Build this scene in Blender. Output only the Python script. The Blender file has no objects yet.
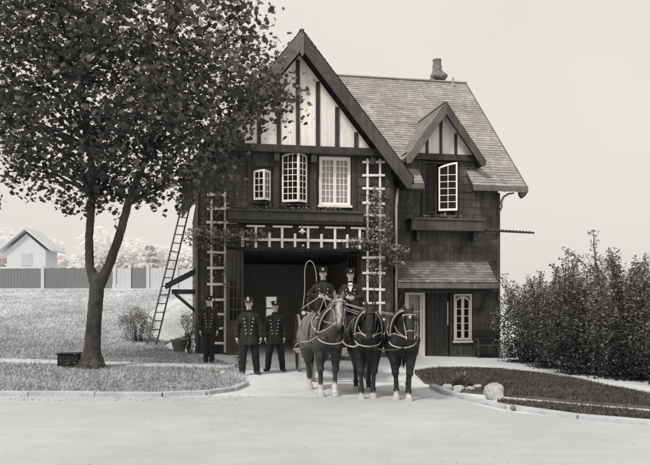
import bpy, bmesh, math, random
import numpy as np
from mathutils import Vector, Matrix, Euler
from mathutils.geometry import delaunay_2d_cdt

rnd = random.Random(11)
nrg = np.random.default_rng(11)
R = math.radians
scene = bpy.context.scene
COL = scene.collection

# ------------------------------------------------------------------ materials
def tone(v):
    return (min(v * 1.05, 1), v, v * 0.94, 1)

def mat(name, v, rough=0.8, var=0.25, scale=3.0, bump=0.0, bscale=40.0, spec=0.3, shade=False,
        coarse=0.0, stretch=(1, 1, 1), streak=0.0, metal=0.0, tint=(1, 1, 1)):
    """monochrome surface: base tone v, noise variation, optional per-vertex 'shade' multiplier"""
    m = bpy.data.materials.new(name)
    m.use_nodes = True
    nt = m.node_tree
    N, K = nt.nodes, nt.links
    b = N['Principled BSDF']
    b.inputs['Roughness'].default_value = rough
    b.inputs['Specular IOR Level'].default_value = spec
    b.inputs['Metallic'].default_value = metal
    tc = N.new('ShaderNodeTexCoord')
    mp = N.new('ShaderNodeMapping')
    mp.inputs['Scale'].default_value = stretch
    K.new(tc.outputs['Object'], mp.inputs['Vector'])
    n = N.new('ShaderNodeTexNoise')
    n.inputs['Scale'].default_value = scale
    n.inputs['Detail'].default_value = 8
    n.inputs['Roughness'].default_value = 0.65
    K.new(mp.outputs[0], n.inputs['Vector'])
    mr = N.new('ShaderNodeMapRange')
    mr.inputs['From Min'].default_value = 0.25
    mr.inputs['From Max'].default_value = 0.75
    mr.inputs['To Min'].default_value = 1 - var
    mr.inputs['To Max'].default_value = 1 + var
    K.new(n.outputs['Fac'], mr.inputs['Value'])
    fac = mr.outputs[0]
    def mul(a, bb):
        x = N.new('ShaderNodeMath'); x.operation = 'MULTIPLY'
        K.new(a, x.inputs[0]); K.new(bb, x.inputs[1])
        return x.outputs[0]
    if coarse:
        n2 = N.new('ShaderNodeTexNoise'); n2.inputs['Scale'].default_value = scale * 0.13
        n2.inputs['Detail'].default_value = 4
        K.new(tc.outputs['Object'], n2.inputs['Vector'])
        m2 = N.new('ShaderNodeMapRange')
        m2.inputs['From Min'].default_value = 0.3; m2.inputs['From Max'].default_value = 0.7
        m2.inputs['To Min'].default_value = 1 - coarse; m2.inputs['To Max'].default_value = 1 + coarse
        K.new(n2.outputs['Fac'], m2.inputs['Value'])
        fac = mul(fac, m2.outputs[0])
    if streak:
        n3 = N.new('ShaderNodeTexNoise'); n3.inputs['Scale'].default_value = 1.0
        mp3 = N.new('ShaderNodeMapping'); mp3.inputs['Scale'].default_value = (9, 9, 0.5)
        K.new(tc.outputs['Object'], mp3.inputs['Vector']); K.new(mp3.outputs[0], n3.inputs['Vector'])
        m3 = N.new('ShaderNodeMapRange')
        m3.inputs['From Min'].default_value = 0.3; m3.inputs['From Max'].default_value = 0.7
        m3.inputs['To Min'].default_value = 1 - streak; m3.inputs['To Max'].default_value = 1 + streak
        K.new(n3.outputs['Fac'], m3.inputs['Value'])
        fac = mul(fac, m3.outputs[0])
    if shade:
        at = N.new('ShaderNodeAttribute'); at.attribute_name = 'shade'
        fac = mul(fac, at.outputs['Fac'])
    mx = N.new('ShaderNodeVectorMath'); mx.operation = 'SCALE'
    mx.inputs[0].default_value = tuple(a * t for a, t in zip(tone(v)[:3], tint))
    K.new(fac, mx.inputs['Scale'])
    K.new(mx.outputs[0], b.inputs['Base Color'])
    if bump:
        nb = N.new('ShaderNodeTexNoise'); nb.inputs['Scale'].default_value = bscale
        nb.inputs['Detail'].default_value = 6
        K.new(mp.outputs[0], nb.inputs['Vector'])
        bp = N.new('ShaderNodeBump'); bp.inputs['Strength'].default_value = bump
        bp.inputs['Distance'].default_value = 0.02
        K.new(nb.outputs['Fac'], bp.inputs['Height'])
        K.new(bp.outputs[0], b.inputs['Normal'])
    return m

def glass_mat(name, dark=0.02, trans=0.75):
    m = bpy.data.materials.new(name); m.use_nodes = True
    nt = m.node_tree; N, K = nt.nodes, nt.links
    b = N['Principled BSDF']
    b.inputs['Base Color'].default_value = tone(dark)
    b.inputs['Roughness'].default_value = 0.06
    n = N.new('ShaderNodeTexNoise'); n.inputs['Scale'].default_value = 3
    bp = N.new('ShaderNodeBump'); bp.inputs['Strength'].default_value = 0.05
    K.new(n.outputs['Fac'], bp.inputs['Height']); K.new(bp.outputs[0], b.inputs['Normal'])
    t = N.new('ShaderNodeBsdfTransparent')
    mx = N.new('ShaderNodeMixShader'); mx.inputs[0].default_value = trans
    K.new(b.outputs[0], mx.inputs[1]); K.new(t.outputs[0], mx.inputs[2])
    K.new(mx.outputs[0], N['Material Output'].inputs['Surface'])
    return m

M = {}
COOL = (0.93, 1.0, 1.10)
M['ground'] = mat('pale_gravel', 0.62, 0.95, 0.12, 3, 0.25, 60, coarse=0.10, tint=COOL)
M['road'] = mat('street_dust', 0.47, 0.95, 0.10, 2.0, 0.22, 60, coarse=0.12, stretch=(0.6, 1.1, 1), tint=COOL)
M['kerb'] = mat('kerb_concrete', 0.46, 0.9, 0.3, 4, 0.4, 40, tint=COOL)
M['path'] = mat('path_dirt', 0.58, 0.95, 0.14, 4, 0.4, 50, tint=COOL)
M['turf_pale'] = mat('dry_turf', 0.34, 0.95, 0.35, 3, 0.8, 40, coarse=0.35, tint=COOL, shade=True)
M['turf_dark'] = mat('green_turf', 0.095, 0.95, 0.3, 8, 0.8, 40, coarse=0.4)
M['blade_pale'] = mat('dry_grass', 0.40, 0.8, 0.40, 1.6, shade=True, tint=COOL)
M['blade_dark'] = mat('green_grass', 0.095, 0.8, 0.45, 1.3, shade=True)
M['shingle'] = mat('stained_wall_shingle', 0.088, 0.8, 0.35, 9, 0.5, 60, shade=True, coarse=0.25, streak=0.25)
M['backing'] = mat('dark_sheathing', 0.04, 0.9, 0.2)
M['inside'] = mat('garage_plaster', 0.42, 0.9, 0.2)
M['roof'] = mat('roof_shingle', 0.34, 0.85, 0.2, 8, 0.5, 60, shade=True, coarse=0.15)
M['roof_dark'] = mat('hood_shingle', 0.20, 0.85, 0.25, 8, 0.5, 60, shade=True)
M['timber'] = mat('dark_timber', 0.055, 0.75, 0.35, 5, 0.5, 30, streak=0.25)
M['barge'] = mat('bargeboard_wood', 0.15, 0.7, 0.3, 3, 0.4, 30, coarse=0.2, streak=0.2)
M['barge_dark'] = mat('dark_wood_shaded_barge', 0.075, 0.7, 0.3, 3, 0.4, 30, coarse=0.2, streak=0.2)  # dark wood; also the painted shade side of both gables' bargeboards
M['stucco'] = mat('stucco', 0.92, 0.95, 0.13, 2.5, 0.5, 50, streak=0.12, coarse=0.08)
M['white'] = mat('white_paint', 0.92, 0.6, 0.10, 8, 0.15, 40)
M['white_worn'] = mat('worn_white_paint', 0.90, 0.7, 0.12, 6, 0.3, 40)
M['curtain'] = mat('white_curtain', 0.72, 0.9, 0.08, 6, stretch=(8, 8, 0.6))
M['glass'] = glass_mat('window_glass', 0.03, 0.78)
M['glass_white'] = glass_mat('clear_window_glass', 0.3, 0.85)
M['glass_dark'] = glass_mat('dark_window_glass', 0.02, 0.3)
M['stone'] = mat('rough_stone', 0.20, 0.95, 0.35, 7, 0.9, 14, coarse=0.2)
M['rock_pale'] = mat('pale_boulder', 0.46, 0.95, 0.4, 5, 0.9, 12, coarse=0.3, tint=(.95, 1, 1.07))
M['metal'] = mat('dark_iron', 0.04, 0.5, 0.3, 6, 0.2, 30, spec=0.5)
M['lead'] = mat('grey_lead_pipe', 0.34, 0.6, 0.2, 5, spec=0.4)
M['bark'] = mat('bark', 0.06, 0.95, 0.6, 11, 1.6, 20, stretch=(1, 1, 0.22), coarse=.3)
M['maple'] = mat('maple_leaf', 0.075, 0.38, 0.2, 5, shade=True, spec=0.6)
M['leaf'] = mat('shrub_leaf', 0.15, 0.5, 0.2, 5, shade=True, spec=0.45)
M['vine'] = mat('vine_leaf', 0.26, 0.5, 0.2, 5, shade=True, spec=0.4)
M['leaf_grey'] = mat('dusty_leaf', 0.19, 0.7, 0.2, 5, shade=True)
M['misty'] = mat('misty_foliage', 0.84, 0.95, 0.04, 3, shade=True, tint=(.97, 1, 1.06))  # aerial haze put into the pale colour of the far trees
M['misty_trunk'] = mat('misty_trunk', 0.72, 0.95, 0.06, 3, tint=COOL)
M['fence_dark'] = mat('hazy_dark_boards', 0.21, 0.9, 0.12, 4, stretch=(6, 6, 0.4), tint=COOL)  # both fence tones lifted: distance haze painted into the boards
M['fence_pale'] = mat('hazy_pale_boards', 0.60, 0.9, 0.08, 4, stretch=(6, 6, 0.4), tint=COOL)
M['house_wall'] = mat('hazy_house_wall', 0.60, 0.9, 0.06, tint=COOL)  # shed colours paled too, haze mixed into the base tone
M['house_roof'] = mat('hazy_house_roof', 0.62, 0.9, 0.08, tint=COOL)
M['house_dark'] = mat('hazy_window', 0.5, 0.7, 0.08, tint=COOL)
M['cloth'] = mat('navy_wool', 0.026, 0.9, 0.5, 9, 0.3, 120, coarse=0.3)
M['trouser'] = mat('navy_trouser', 0.020, 0.9, 0.3, 14, 0.3, 120)
M['cap'] = mat('cap_felt', 0.026, 0.85, 0.3, 14)
M['skin'] = mat('skin', 0.52, 0.6, 0.10, 20)
M['skin_dark'] = mat('eye_shadow', 0.07, 0.5, 0.1)
M['lip'] = mat('lip', 0.20, 0.6, 0.1)
M['hair'] = mat('dark_hair', 0.035, 0.7, 0.3, 30)
M['hair_grey'] = mat('grey_hair', 0.20, 0.7, 0.3, 30)
M['button'] = mat('metal_button', 0.62, 0.35, 0.1, spec=0.6)
M['leather'] = mat('black_leather', 0.022, 0.45, 0.3, 10, spec=0.5)
M['shirt'] = mat('white_shirt', 0.7, 0.8, 0.05)
M['strap'] = mat('pale_strap', 0.38, 0.6, 0.2, 20)
M['wood_dark'] = mat('painted_wagon_wood', 0.04, 0.45, 0.3, 6, spec=0.5)
M['wood_pale'] = mat('pale_pole_wood', 0.30, 0.7, 0.25, 6, stretch=(1, 1, 1))
M['ladder'] = mat('ladder_wood', 0.13, 0.8, 0.3, 6)
M['box'] = mat('tarred_box', 0.016, 0.7, 0.3, 6, 0.3, 30)
M['terra'] = mat('clay_planter', 0.17, 0.9, 0.25, 5, 0.3, 30)

def thin_leaf(m, f):
    """let light through thin leaves"""
    nt = m.node_tree; b = nt.nodes['Principled BSDF']; t = nt.nodes.new('ShaderNodeBsdfTranslucent'); x = nt.nodes.new('ShaderNodeMixShader')
    src = b.inputs['Base Color'].links[0].from_socket
    nt.links.new(src, t.inputs['Color']); x.inputs[0].default_value = f
    nt.links.new(b.outputs[0], x.inputs[1]); nt.links.new(t.outputs[0], x.inputs[2]); nt.links.new(x.outputs[0], nt.nodes['Material Output'].inputs['Surface'])
thin_leaf(M['misty'], .5); thin_leaf(M['maple'], .3); thin_leaf(M['leaf'], .25); thin_leaf(M['vine'], .3); thin_leaf(M['leaf_grey'], .3)
def coat_mat(name, v):
    return mat(name, v, 0.55, 0.28, 7, 0.5, 160, spec=0.4, coarse=0.25, shade=True, stretch=(1, 1, .45))

# ------------------------------------------------------------------ helpers
def tag(o, label=None, cat=None, group=None, kind=None):
    if label: o['label'] = label
    if cat: o['category'] = cat
    if group: o['group'] = group
    if kind: o['kind'] = kind
    return o

def empty(name, loc=(0, 0, 0), rz=0.0, label=None, cat=None, group=None):
    o = bpy.data.objects.new(name, None)
    o.empty_display_size = 0.3
    COL.objects.link(o)
    o.location = loc
    o.rotation_euler = (0, 0, rz)
    return tag(o, label, cat, group)

def link(name, me, m=None, parent=None):
    o = bpy.data.objects.new(name, me)
    COL.objects.link(o)
    if m is not None:
        for x in (m if isinstance(m, (list, tuple)) else [m]):
            me.materials.append(x)
    if parent is not None:
        o.parent = parent
    return o

def kids(o):
    return [c for c in bpy.data.objects if c.parent == o]

def copy_tree(o, parent=None):
    c = o.copy()
    COL.objects.link(c)
    if parent is not None:
        c.parent = parent
    for ch in kids(o):
        copy_tree(ch, c)
    return c

def frame(d, up=Vector((0, 0, 1))):
    d = Vector(d).normalized()
    a = up.cross(d)
    if a.length < 1e-4:
        a = Vector((1, 0, 0)).cross(d)
    a.normalize()
    return a, d.cross(a), d

class MB:
    """collects shapes for ONE mesh object"""
    def __init__(s):
        s.v = []; s.f = []; s.mi = []; s.sh = []; s.cur = 0; s.shade = 1.0
    def add(s, vs, fs):
        k = len(s.v)
        s.v += [tuple(x) for x in vs]
        s.sh += [s.shade] * len(vs)
        for f in fs:
            s.f.append(tuple(i + k for i in f)); s.mi.append(s.cur)
    def box(s, x0, x1, y0, y1, z0, z1):
        s.add([(x0, y0, z0), (x1, y0, z0), (x1, y1, z0), (x0, y1, z0), (x0, y0, z1), (x1, y0, z1), (x1, y1, z1), (x0, y1, z1)],
              [(3, 2, 1, 0), (4, 5, 6, 7), (0, 1, 5, 4), (1, 2, 6, 5), (2, 3, 7, 6), (3, 0, 4, 7)])
    def bar(s, p, q, w, h, up=(0, 0, 1)):
        p, q = Vector(p), Vector(q)
        a, b, d = frame(q - p, Vector(up))
        a *= w / 2; b *= h / 2
        s.add([p - a - b, p + a - b, p + a + b, p - a + b, q - a - b, q + a - b, q + a + b, q - a + b],
              [(3, 2, 1, 0), (4, 5, 6, 7), (0, 1, 5, 4), (1, 2, 6, 5), (2, 3, 7, 6), (3, 0, 4, 7)])
    def tube(s, pts, r, n=8, cap=True, sq=1.0):
        pts = [Vector(p) for p in pts]
        rs = r if isinstance(r, (list, tuple)) else [r] * len(pts)
        up = None
        rings = []
        for i, p in enumerate(pts):
            d = (pts[min(i + 1, len(pts) - 1)] - pts[max(i - 1, 0)])
            if d.length < 1e-9: d = Vector((0, 0, 1))
            d.normalize()
            if up is None:
                up = Vector((0, 0, 1)) if abs(d.z) < 0.9 else Vector((0, 1, 0))
            a = up.cross(d)
            if a.length < 1e-5: a = Vector((1, 0, 0)).cross(d)
            a.normalize(); b = d.cross(a)
            up = b
            rings.append([p + (a * math.cos(t) + b * math.sin(t) * sq) * rs[i] for t in [2 * math.pi * k / n for k in range(n)]])
        vs = [x for rg in rings for x in rg]
        fs = []
        for i in range(len(pts) - 1):
            for k in range(n):
                fs.append((i * n + k, i * n + (k + 1) % n, (i + 1) * n + (k + 1) % n, (i + 1) * n + k))
        if cap:
            fs.append(tuple(range(n - 1, -1, -1)))
            fs.append(tuple((len(pts) - 1) * n + k for k in range(n)))
        s.add(vs, fs)
    def ring(s, c, ax, ay, r, n=36, m=8, closed=True):
        """closed tube along an ellipse with half axes ax, ay (vectors)"""
        c, ax, ay = Vector(c), Vector(ax), Vector(ay)
        nn = ax.cross(ay).normalized()
        vs = []; fs = []
        for i in range(n):
            t = 2 * math.pi * i / n
            p = c + ax * math.cos(t) + ay * math.sin(t)
            o = (ax.normalized() * math.cos(t) + ay.normalized() * math.sin(t)).normalized()
            for k in range(m):
                u = 2 * math.pi * k / m
                vs.append(p + o * math.cos(u) * r + nn * math.sin(u) * r)
        for i in range(n):
            for k in range(m):
                fs.append((i * m + k, ((i + 1) % n) * m + k, ((i + 1) % n) * m + (k + 1) % m, i * m + (k + 1) % m))
        s.add(vs, fs)
    def lathe(s, prof, n=24, c=(0, 0, 0), axis='z'):
        vs = []; fs = []
        for (r, h) in prof:
            for k in range(n):
                t = 2 * math.pi * k / n
                p = (r * math.cos(t), r * math.sin(t), h)
                if axis == 'x': p = (h, r * math.cos(t), r * math.sin(t))
                if axis == 'y': p = (r * math.cos(t), h, -r * math.sin(t))
                vs.append((p[0] + c[0], p[1] + c[1], p[2] + c[2]))
        for i in range(len(prof) - 1):
            for k in range(n):
                fs.append((i * n + k, i * n + (k + 1) % n, (i + 1) * n + (k + 1) % n, (i + 1) * n + k))
        fs.append(tuple(range(n - 1, -1, -1)))
        fs.append(tuple((len(prof) - 1) * n + k for k in range(n)))
        s.add(vs, fs)
    def prism(s, poly, d):
        """extrude planar polygon (3d points) by vector d"""
        d = Vector(d); n = len(poly)
        a = [Vector(p) for p in poly]; b = [p + d for p in a]
        fs = [tuple(range(n - 1, -1, -1)), tuple(range(n, 2 * n))]
        fs += [(i, (i + 1) % n, n + (i + 1) % n, n + i) for i in range(n)]
        s.add(a + b, fs)
    def mesh(s, name, recalc=True):
        me = bpy.data.meshes.new(name)
        me.from_pydata(s.v, [], s.f)
        me.polygons.foreach_set('material_index', s.mi)
        at = me.attributes.new('shade', 'FLOAT', 'POINT')
        at.data.foreach_set('value', s.sh)
        if recalc:
            bm = bmesh.new(); bm.from_mesh(me)
            bmesh.ops.recalc_face_normals(bm, faces=bm.faces)
            bm.to_mesh(me); bm.free()
        me.update()
        return me
    def build(s, name, m, parent=None, bevel=0.0, smooth=False, recalc=True):
        me = s.mesh(name, recalc)
        o = link(name, me, m, parent)
        if smooth:
            me.polygons.foreach_set('use_smooth', [True] * len(me.polygons))
            me.update()
        if bevel:
            md = o.modifiers.new('bevel', 'BEVEL'); md.width = bevel; md.segments = 2; md.limit_method = 'ANGLE'
        return o

def sm(pts, k=5):
    """catmull-rom smoothing of a polyline"""
    P = [Vector(p) for p in pts]; P = [P[0] * 2 - P[1]] + P + [P[-1] * 2 - P[-2]]; out = []
    for i in range(1, len(P) - 2):
        a, b, c, d = P[i - 1:i + 3]
        for j in range(k):
            t = j / k
            out.append(.5 * ((2 * b) + (c - a) * t + (2 * a - 5 * b + 4 * c - d) * t * t + (3 * b - a - 3 * c + d) * t ** 3))
    out.append(P[-2]); return out

# ---- organic surfaces: capsules, ellipsoids and lofts fused by a voxel remesh
class Org:
    def __init__(s): s.b = MB()
    def cap(s, p, q, r0, r1=None, n=14):
        p, q = Vector(p), Vector(q)
        r1 = r0 if r1 is None else r1
        d = q - p; L = d.length
        if L < 1e-6: d = Vector((0, 0, 1)); L = 1e-6
        d.normalize()
        pts = []; rs = []
        for t in (-1, -.87, -.5): pts.append(p + d * r0 * t); rs.append(max(r0 * math.sqrt(1 - t * t), r0 * .02))
        pts += [p, q]; rs += [r0, r1]
        for t in (.5, .87, 1): pts.append(q + d * r1 * t); rs.append(max(r1 * math.sqrt(1 - t * t), r1 * .02))
        s.b.tube(pts, rs, n)
    def chain(s, pts, rs):
        for i in range(len(pts) - 1): s.cap(pts[i], pts[i + 1], rs[i], rs[i + 1])
    def ell(s, c, r, rot=None, n=18, k=12):
        vs = []; fs = []
        mx = (rot or Matrix.Identity(3))
        for i in range(1, k):
            a = math.pi * i / k
            for j in range(n):
                t = 2 * math.pi * j / n
                vs.append(Vector(c) + mx @ Vector((r[0] * math.sin(a) * math.cos(t), r[1] * math.sin(a) * math.sin(t), r[2] * math.cos(a))))
        vs.append(Vector(c) + mx @ Vector((0, 0, r[2]))); vs.append(Vector(c) - mx @ Vector((0, 0, r[2])))
        for i in range(k - 2):
            for j in range(n):
                fs.append((i * n + j, (i + 1) * n + j, (i + 1) * n + (j + 1) % n, i * n + (j + 1) % n))
        t = len(vs) - 2
        for j in range(n):
            fs.append((t, j, (j + 1) % n)); fs.append((t + 1, (k - 2) * n + (j + 1) % n, (k - 2) * n + j))
        s.b.add(vs, fs)
    def loft(s, rings, n=28):
        """rings: (cx, cy, z, rx, ry), superellipse"""
        vs = []; fs = []
        for (cx, cy, z, rx, ry) in rings:
            for j in range(n):
                t = 2 * math.pi * j / n
                ct, st = math.cos(t), math.sin(t)
                e = 0.85
                vs.append((cx + rx * math.copysign(abs(ct) ** e, ct), cy + ry * math.copysign(abs(st) ** e, st), z))
        for i in range(len(rings) - 1):
            for j in range(n):
                fs.append((i * n + j, i * n + (j + 1) % n, (i + 1) * n + (j + 1) % n, (i + 1) * n + j))
        fs.append(tuple(range(n - 1, -1, -1))); fs.append(tuple((len(rings) - 1) * n + j for j in range(n)))
        s.b.add(vs, fs)
    def build(s, name, mats, parent, voxel, smooth=4, pick=None, wob=0.0, paint=None):
        me = s.b.mesh(name + '_raw')
        o = bpy.data.objects.new(name + '_raw', me); COL.objects.link(o)
        a = o.modifiers.new('r', 'REMESH'); a.mode = 'VOXEL'; a.voxel_size = voxel
        if smooth:
            b = o.modifiers.new('s', 'SMOOTH'); b.factor = 0.5; b.iterations = smooth
        dg = bpy.context.evaluated_depsgraph_get()
        res = bpy.data.meshes.new_from_object(o.evaluated_get(dg))
        bpy.data.objects.remove(o)
        res.name = name
        res.materials.clear()
        ob = link(name, res, mats, parent)
        if wob:
            co = np.zeros(len(res.vertices) * 3); res.vertices.foreach_get('co', co); co = co.reshape(-1, 3)
            no = np.zeros(len(res.vertices) * 3); res.vertices.foreach_get('normal', no); no = no.reshape(-1, 3)
            ph = np.sin(co[:, 2] * 37 + co[:, 0] * 21) * np.sin(co[:, 0] * 43 - co[:, 1] * 29 + co[:, 2] * 13)
            co += no * (ph * wob)[:, None]
            res.vertices.foreach_set('co', co.ravel())
        res.polygons.foreach_set('use_smooth', [True] * len(res.polygons))
        if pick:
            idx = [pick(p.center) for p in res.polygons]
            res.polygons.foreach_set('material_index', idx)
        if paint:
            at = res.attributes.new('shade', 'FLOAT', 'POINT'); at.data.foreach_set('value', [paint(v.co) for v in res.vertices])
        res.update()
        return ob

# ---- leaves
MAPLE = [(0, -.5), (.22, -.38), (.5, -.22), (.30, -.02), (.46, .22), (.20, .18), (0, .55), (-.20, .18), (-.46, .22), (-.30, -.02), (-.5, -.22), (-.22, -.38)]
RHOMB = [(0, -.5), (.26, -.12), (.2, .2), (0, .5), (-.2, .2), (-.26, -.12)]
LANCE = [(0, -.5), (.12, -.1), (.09, .2), (0, .5), (-.09, .2), (-.12, -.1)]
def leaves(name, pts, size, shape, m, parent=None, shade=(0.5, 1.6), flat=0.5, shades=None, fold=0.25):
    """one mesh of many separate leaves"""
    n = len(pts); sh = np.array(shape); k = len(sh)
    pts = np.asarray(pts, float)
    z = nrg.normal(size=(n, 3)); z[:, 2] = np.abs(z[:, 2]) + flat
    z /= np.linalg.norm(z, axis=1)[:, None]
    t = nrg.normal(size=(n, 3)); x = np.cross(t, z); x /= np.linalg.norm(x, axis=1)[:, None]
    y = np.cross(z, x)
    sz = size * nrg.uniform(0.6, 1.25, n)
    v = pts[:, None, :] + sz[:, None, None] * (sh[None, :, 0, None] * x[:, None, :] + sh[None, :, 1, None] * y[:, None, :]
        + fold * np.abs(sh[None, :, 0, None]) * z[:, None, :])
    me = bpy.data.meshes.new(name)
    me.vertices.add(n * k); me.vertices.foreach_set('co', v.ravel())
    me.loops.add(n * k); me.loops.foreach_set('vertex_index', np.arange(n * k))
    me.polygons.add(n); me.polygons.foreach_set('loop_start', np.arange(n) * k)
    me.update(calc_edges=True)
    sv = nrg.uniform(shade[0], shade[1], n) if shades is None else shades
    at = me.attributes.new('shade', 'FLOAT', 'POINT'); at.data.foreach_set('value', np.repeat(sv, k))
    return link(name, me, m, parent)

# ------------------------------------------------------------------ terrain
def sstep(a, b, x):
    t = min(max((x - a) / (b - a), 0), 1)
    return t * t * (3 - 2 * t)
def gz(x, y):
    z = -0.035 * max(min(x, 9), -9) * sstep(14, 22, y)
    k = sstep(-4.9, -7.5, x) if True else 0
    hill = 0.0
    if y > 24:
        d = min(y, 50) - 24
        hill = 0.110 * d * d / (d + 2.0)
    return z + hill * sstep(4.6, 7.6, -x)

def haze(y):      # aerial haze painted into the turf, paler with distance
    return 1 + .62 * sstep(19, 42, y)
def sheet(name, poly, dz, m, step=0.5, kind='structure', parent=None, thick=0.0):
    pts = [Vector((p[0], p[1])) for p in poly]
    edges = [(i, (i + 1) % len(pts)) for i in range(len(pts))]
    # dense outline
    out = []
    for i, j in edges:
        a, b = pts[i], pts[j]; n = max(1, int((b - a).length / max(step, .4)))
        out += [a.lerp(b, k / n) for k in range(n)]
    no = len(out); ed = [(i, (i + 1) % no) for i in range(no)]
    xs = [p.x for p in out]; ys = [p.y for p in out]
    x = min(xs)
    while x < max(xs):
        y = min(ys)
        while y < max(ys):
            q = Vector((x + rnd.uniform(-.1, .1) * step, y + rnd.uniform(-.1, .1) * step)); y += step
            if min((q - e).length_squared for e in out[:no]) > (step * .3) ** 2: out.append(q)
        x += step
    vs, es, fs, *_ = delaunay_2d_cdt(out, ed, [], 1, 1e-5)
    me = bpy.data.meshes.new(name)
    me.from_pydata([(v.x, v.y, gz(v.x, v.y) + dz) for v in vs], [], [tuple(f) for f in fs])
    bm = bmesh.new(); bm.from_mesh(me)
    bmesh.ops.recalc_face_normals(bm, faces=bm.faces)
    for f in bm.faces:
        if f.normal.z < 0: f.normal_flip()
    bmesh.ops.delete(bm, geom=[f for f in bm.faces if f.calc_area() < 1e-5], context='FACES')
    bm.to_mesh(me); bm.free()
    bm = bmesh.new(); bm.from_mesh(me)          # skirt so that no edge floats
    be = [e for e in bm.edges if e.is_boundary]
    r = bmesh.ops.extrude_edge_only(bm, edges=be)
    for v in [g for g in r['geom'] if isinstance(g, bmesh.types.BMVert)]: v.co.z -= .12
    bm.to_mesh(me); bm.free()
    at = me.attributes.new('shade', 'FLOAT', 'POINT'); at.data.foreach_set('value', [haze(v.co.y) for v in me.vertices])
    o = link(name, me, m, parent)
    if kind: o['kind'] = kind
    return o

def inside(p, poly):
    c = False; n = len(poly)
    for i in range(n):
        a, b = poly[i], poly[i - 1]
        if (a[1] > p[1]) != (b[1] > p[1]) and p[0] < (b[0] - a[0]) * (p[1] - a[1]) / (b[1] - a[1]) + a[0]:
            c = not c
    return c

def grass(name, poly, n, h, m, box, dz=0.01, label=None, hole=None):
    P = []
    x0, x1, y0, y1 = box
    while len(P) < n:
        x = rnd.uniform(x0, x1); y = y0 + (y1 - y0) * rnd.random() ** 1.4
        if inside((x, y), poly) and not (hole and hole(x, y) and rnd.random() < .85): P.append((x, y, gz(x, y) + dz))
    P = np.array(P); k = len(P)
    a = nrg.uniform(0, 2 * np.pi, k); w = nrg.uniform(.006, .012, k) * (1 + P[:, 1] * .02); hh = h * nrg.uniform(.4, 1.3, k)
    ln = nrg.normal(0, .5, (k, 2)) * hh[:, None]
    d = np.stack([np.cos(a) * w, np.sin(a) * w, 0 * w], 1)
    top = P + np.stack([ln[:, 0], ln[:, 1], hh], 1)
    v = np.stack([P - d, P + d, top], 1).reshape(-1, 3)
    me = bpy.data.meshes.new(name)
    me.vertices.add(3 * k); me.vertices.foreach_set('co', v.ravel())
    me.loops.add(3 * k); me.loops.foreach_set('vertex_index', np.arange(3 * k))
    me.polygons.add(k); me.polygons.foreach_set('loop_start', np.arange(k) * 3)
    me.update(calc_edges=True)
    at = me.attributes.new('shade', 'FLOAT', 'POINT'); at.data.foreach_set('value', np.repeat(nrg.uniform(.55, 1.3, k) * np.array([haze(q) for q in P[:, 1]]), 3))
    o = link(name, me, m)
    tag(o, label, 'grass', None, 'stuff')
    return o
# ------------------------------------------------------------------ camera, world, sun
cam_d = bpy.data.cameras.new('camera'); cam = bpy.data.objects.new('camera', cam_d); COL.objects.link(cam)
cam.location = (0, 0, 1.75); cam.rotation_euler = (R(90), 0, 0)
cam_d.lens = 36 * 750 / 650; cam_d.sensor_width = 36; cam_d.shift_y = 69.5 / 650
cam_d.clip_end = 3000; cam_d.clip_start = 0.1
scene.camera = cam

SUN_EL = R(50)
w = bpy.data.worlds.new('World'); scene.world = w; w.use_nodes = True
N, K = w.node_tree.nodes, w.node_tree.links
sky = N.new('ShaderNodeTexSky'); sky.sky_type = 'NISHITA'; sky.sun_disc = False
sky.sun_elevation = SUN_EL
sky.dust_density = 4.0; sky.air_density = 1.5
bw = N.new('ShaderNodeRGBToBW'); K.new(sky.outputs[0], bw.inputs[0])
mixv = N.new('ShaderNodeMix'); mixv.data_type = 'FLOAT'
mixv.inputs[0].default_value = 0.82; mixv.inputs[3].default_value = 9.0
K.new(bw.outputs[0], mixv.inputs[2])
# faint cloud / print mottling of a blank hazy sky
tc = N.new('ShaderNodeTexCoord'); nz = N.new('ShaderNodeTexNoise'); nz.inputs['Scale'].default_value = 1.6; nz.inputs['Detail'].default_value = 5
K.new(tc.outputs['Generated'], nz.inputs['Vector'])
mr = N.new('ShaderNodeMapRange'); mr.inputs['From Min'].default_value = .3; mr.inputs['From Max'].default_value = .7
mr.inputs['To Min'].default_value = .93; mr.inputs['To Max'].default_value = 1.05
K.new(nz.outputs['Fac'], mr.inputs['Value'])
mu = N.new('ShaderNodeMath'); mu.operation = 'MULTIPLY'; K.new(mixv.outputs[0], mu.inputs[0]); K.new(mr.outputs[0], mu.inputs[1])
sc_ = N.new('ShaderNodeVectorMath'); sc_.operation = 'SCALE'; sc_.inputs[0].default_value = (1.05, 1.0, 0.94)
K.new(mu.outputs[0], sc_.inputs['Scale'])
bg = N['Background']; bg.inputs['Strength'].default_value = 0.095
K.new(sc_.outputs[0], bg.inputs['Color'])

sun_d = bpy.data.lights.new('sun', 'SUN'); sun_d.energy = 2.6; sun_d.angle = R(9); sun_d.color = (1, .97, .92)
sun = bpy.data.objects.new('sun', sun_d); COL.objects.link(sun); sun.location = (-20, -10, 30)
# light direction: from left, a little in front of the facade
sd = Vector((0.64 * math.cos(SUN_EL), 0.77 * math.cos(SUN_EL), -math.sin(SUN_EL)))
sun.rotation_euler = sd.to_track_quat('-Z', 'Y').to_euler()
sky.sun_rotation = math.atan2(-sd.x, -sd.y)

scene.view_settings.view_transform = 'Standard'; scene.view_settings.look = 'None'
scene.view_settings.exposure = 0; scene.view_settings.gamma = 1
scene.cycles.max_bounces = 6; scene.cycles.diffuse_bounces = 3; scene.cycles.transparent_max_bounces = 12
scene.cycles.use_denoising = True

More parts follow.
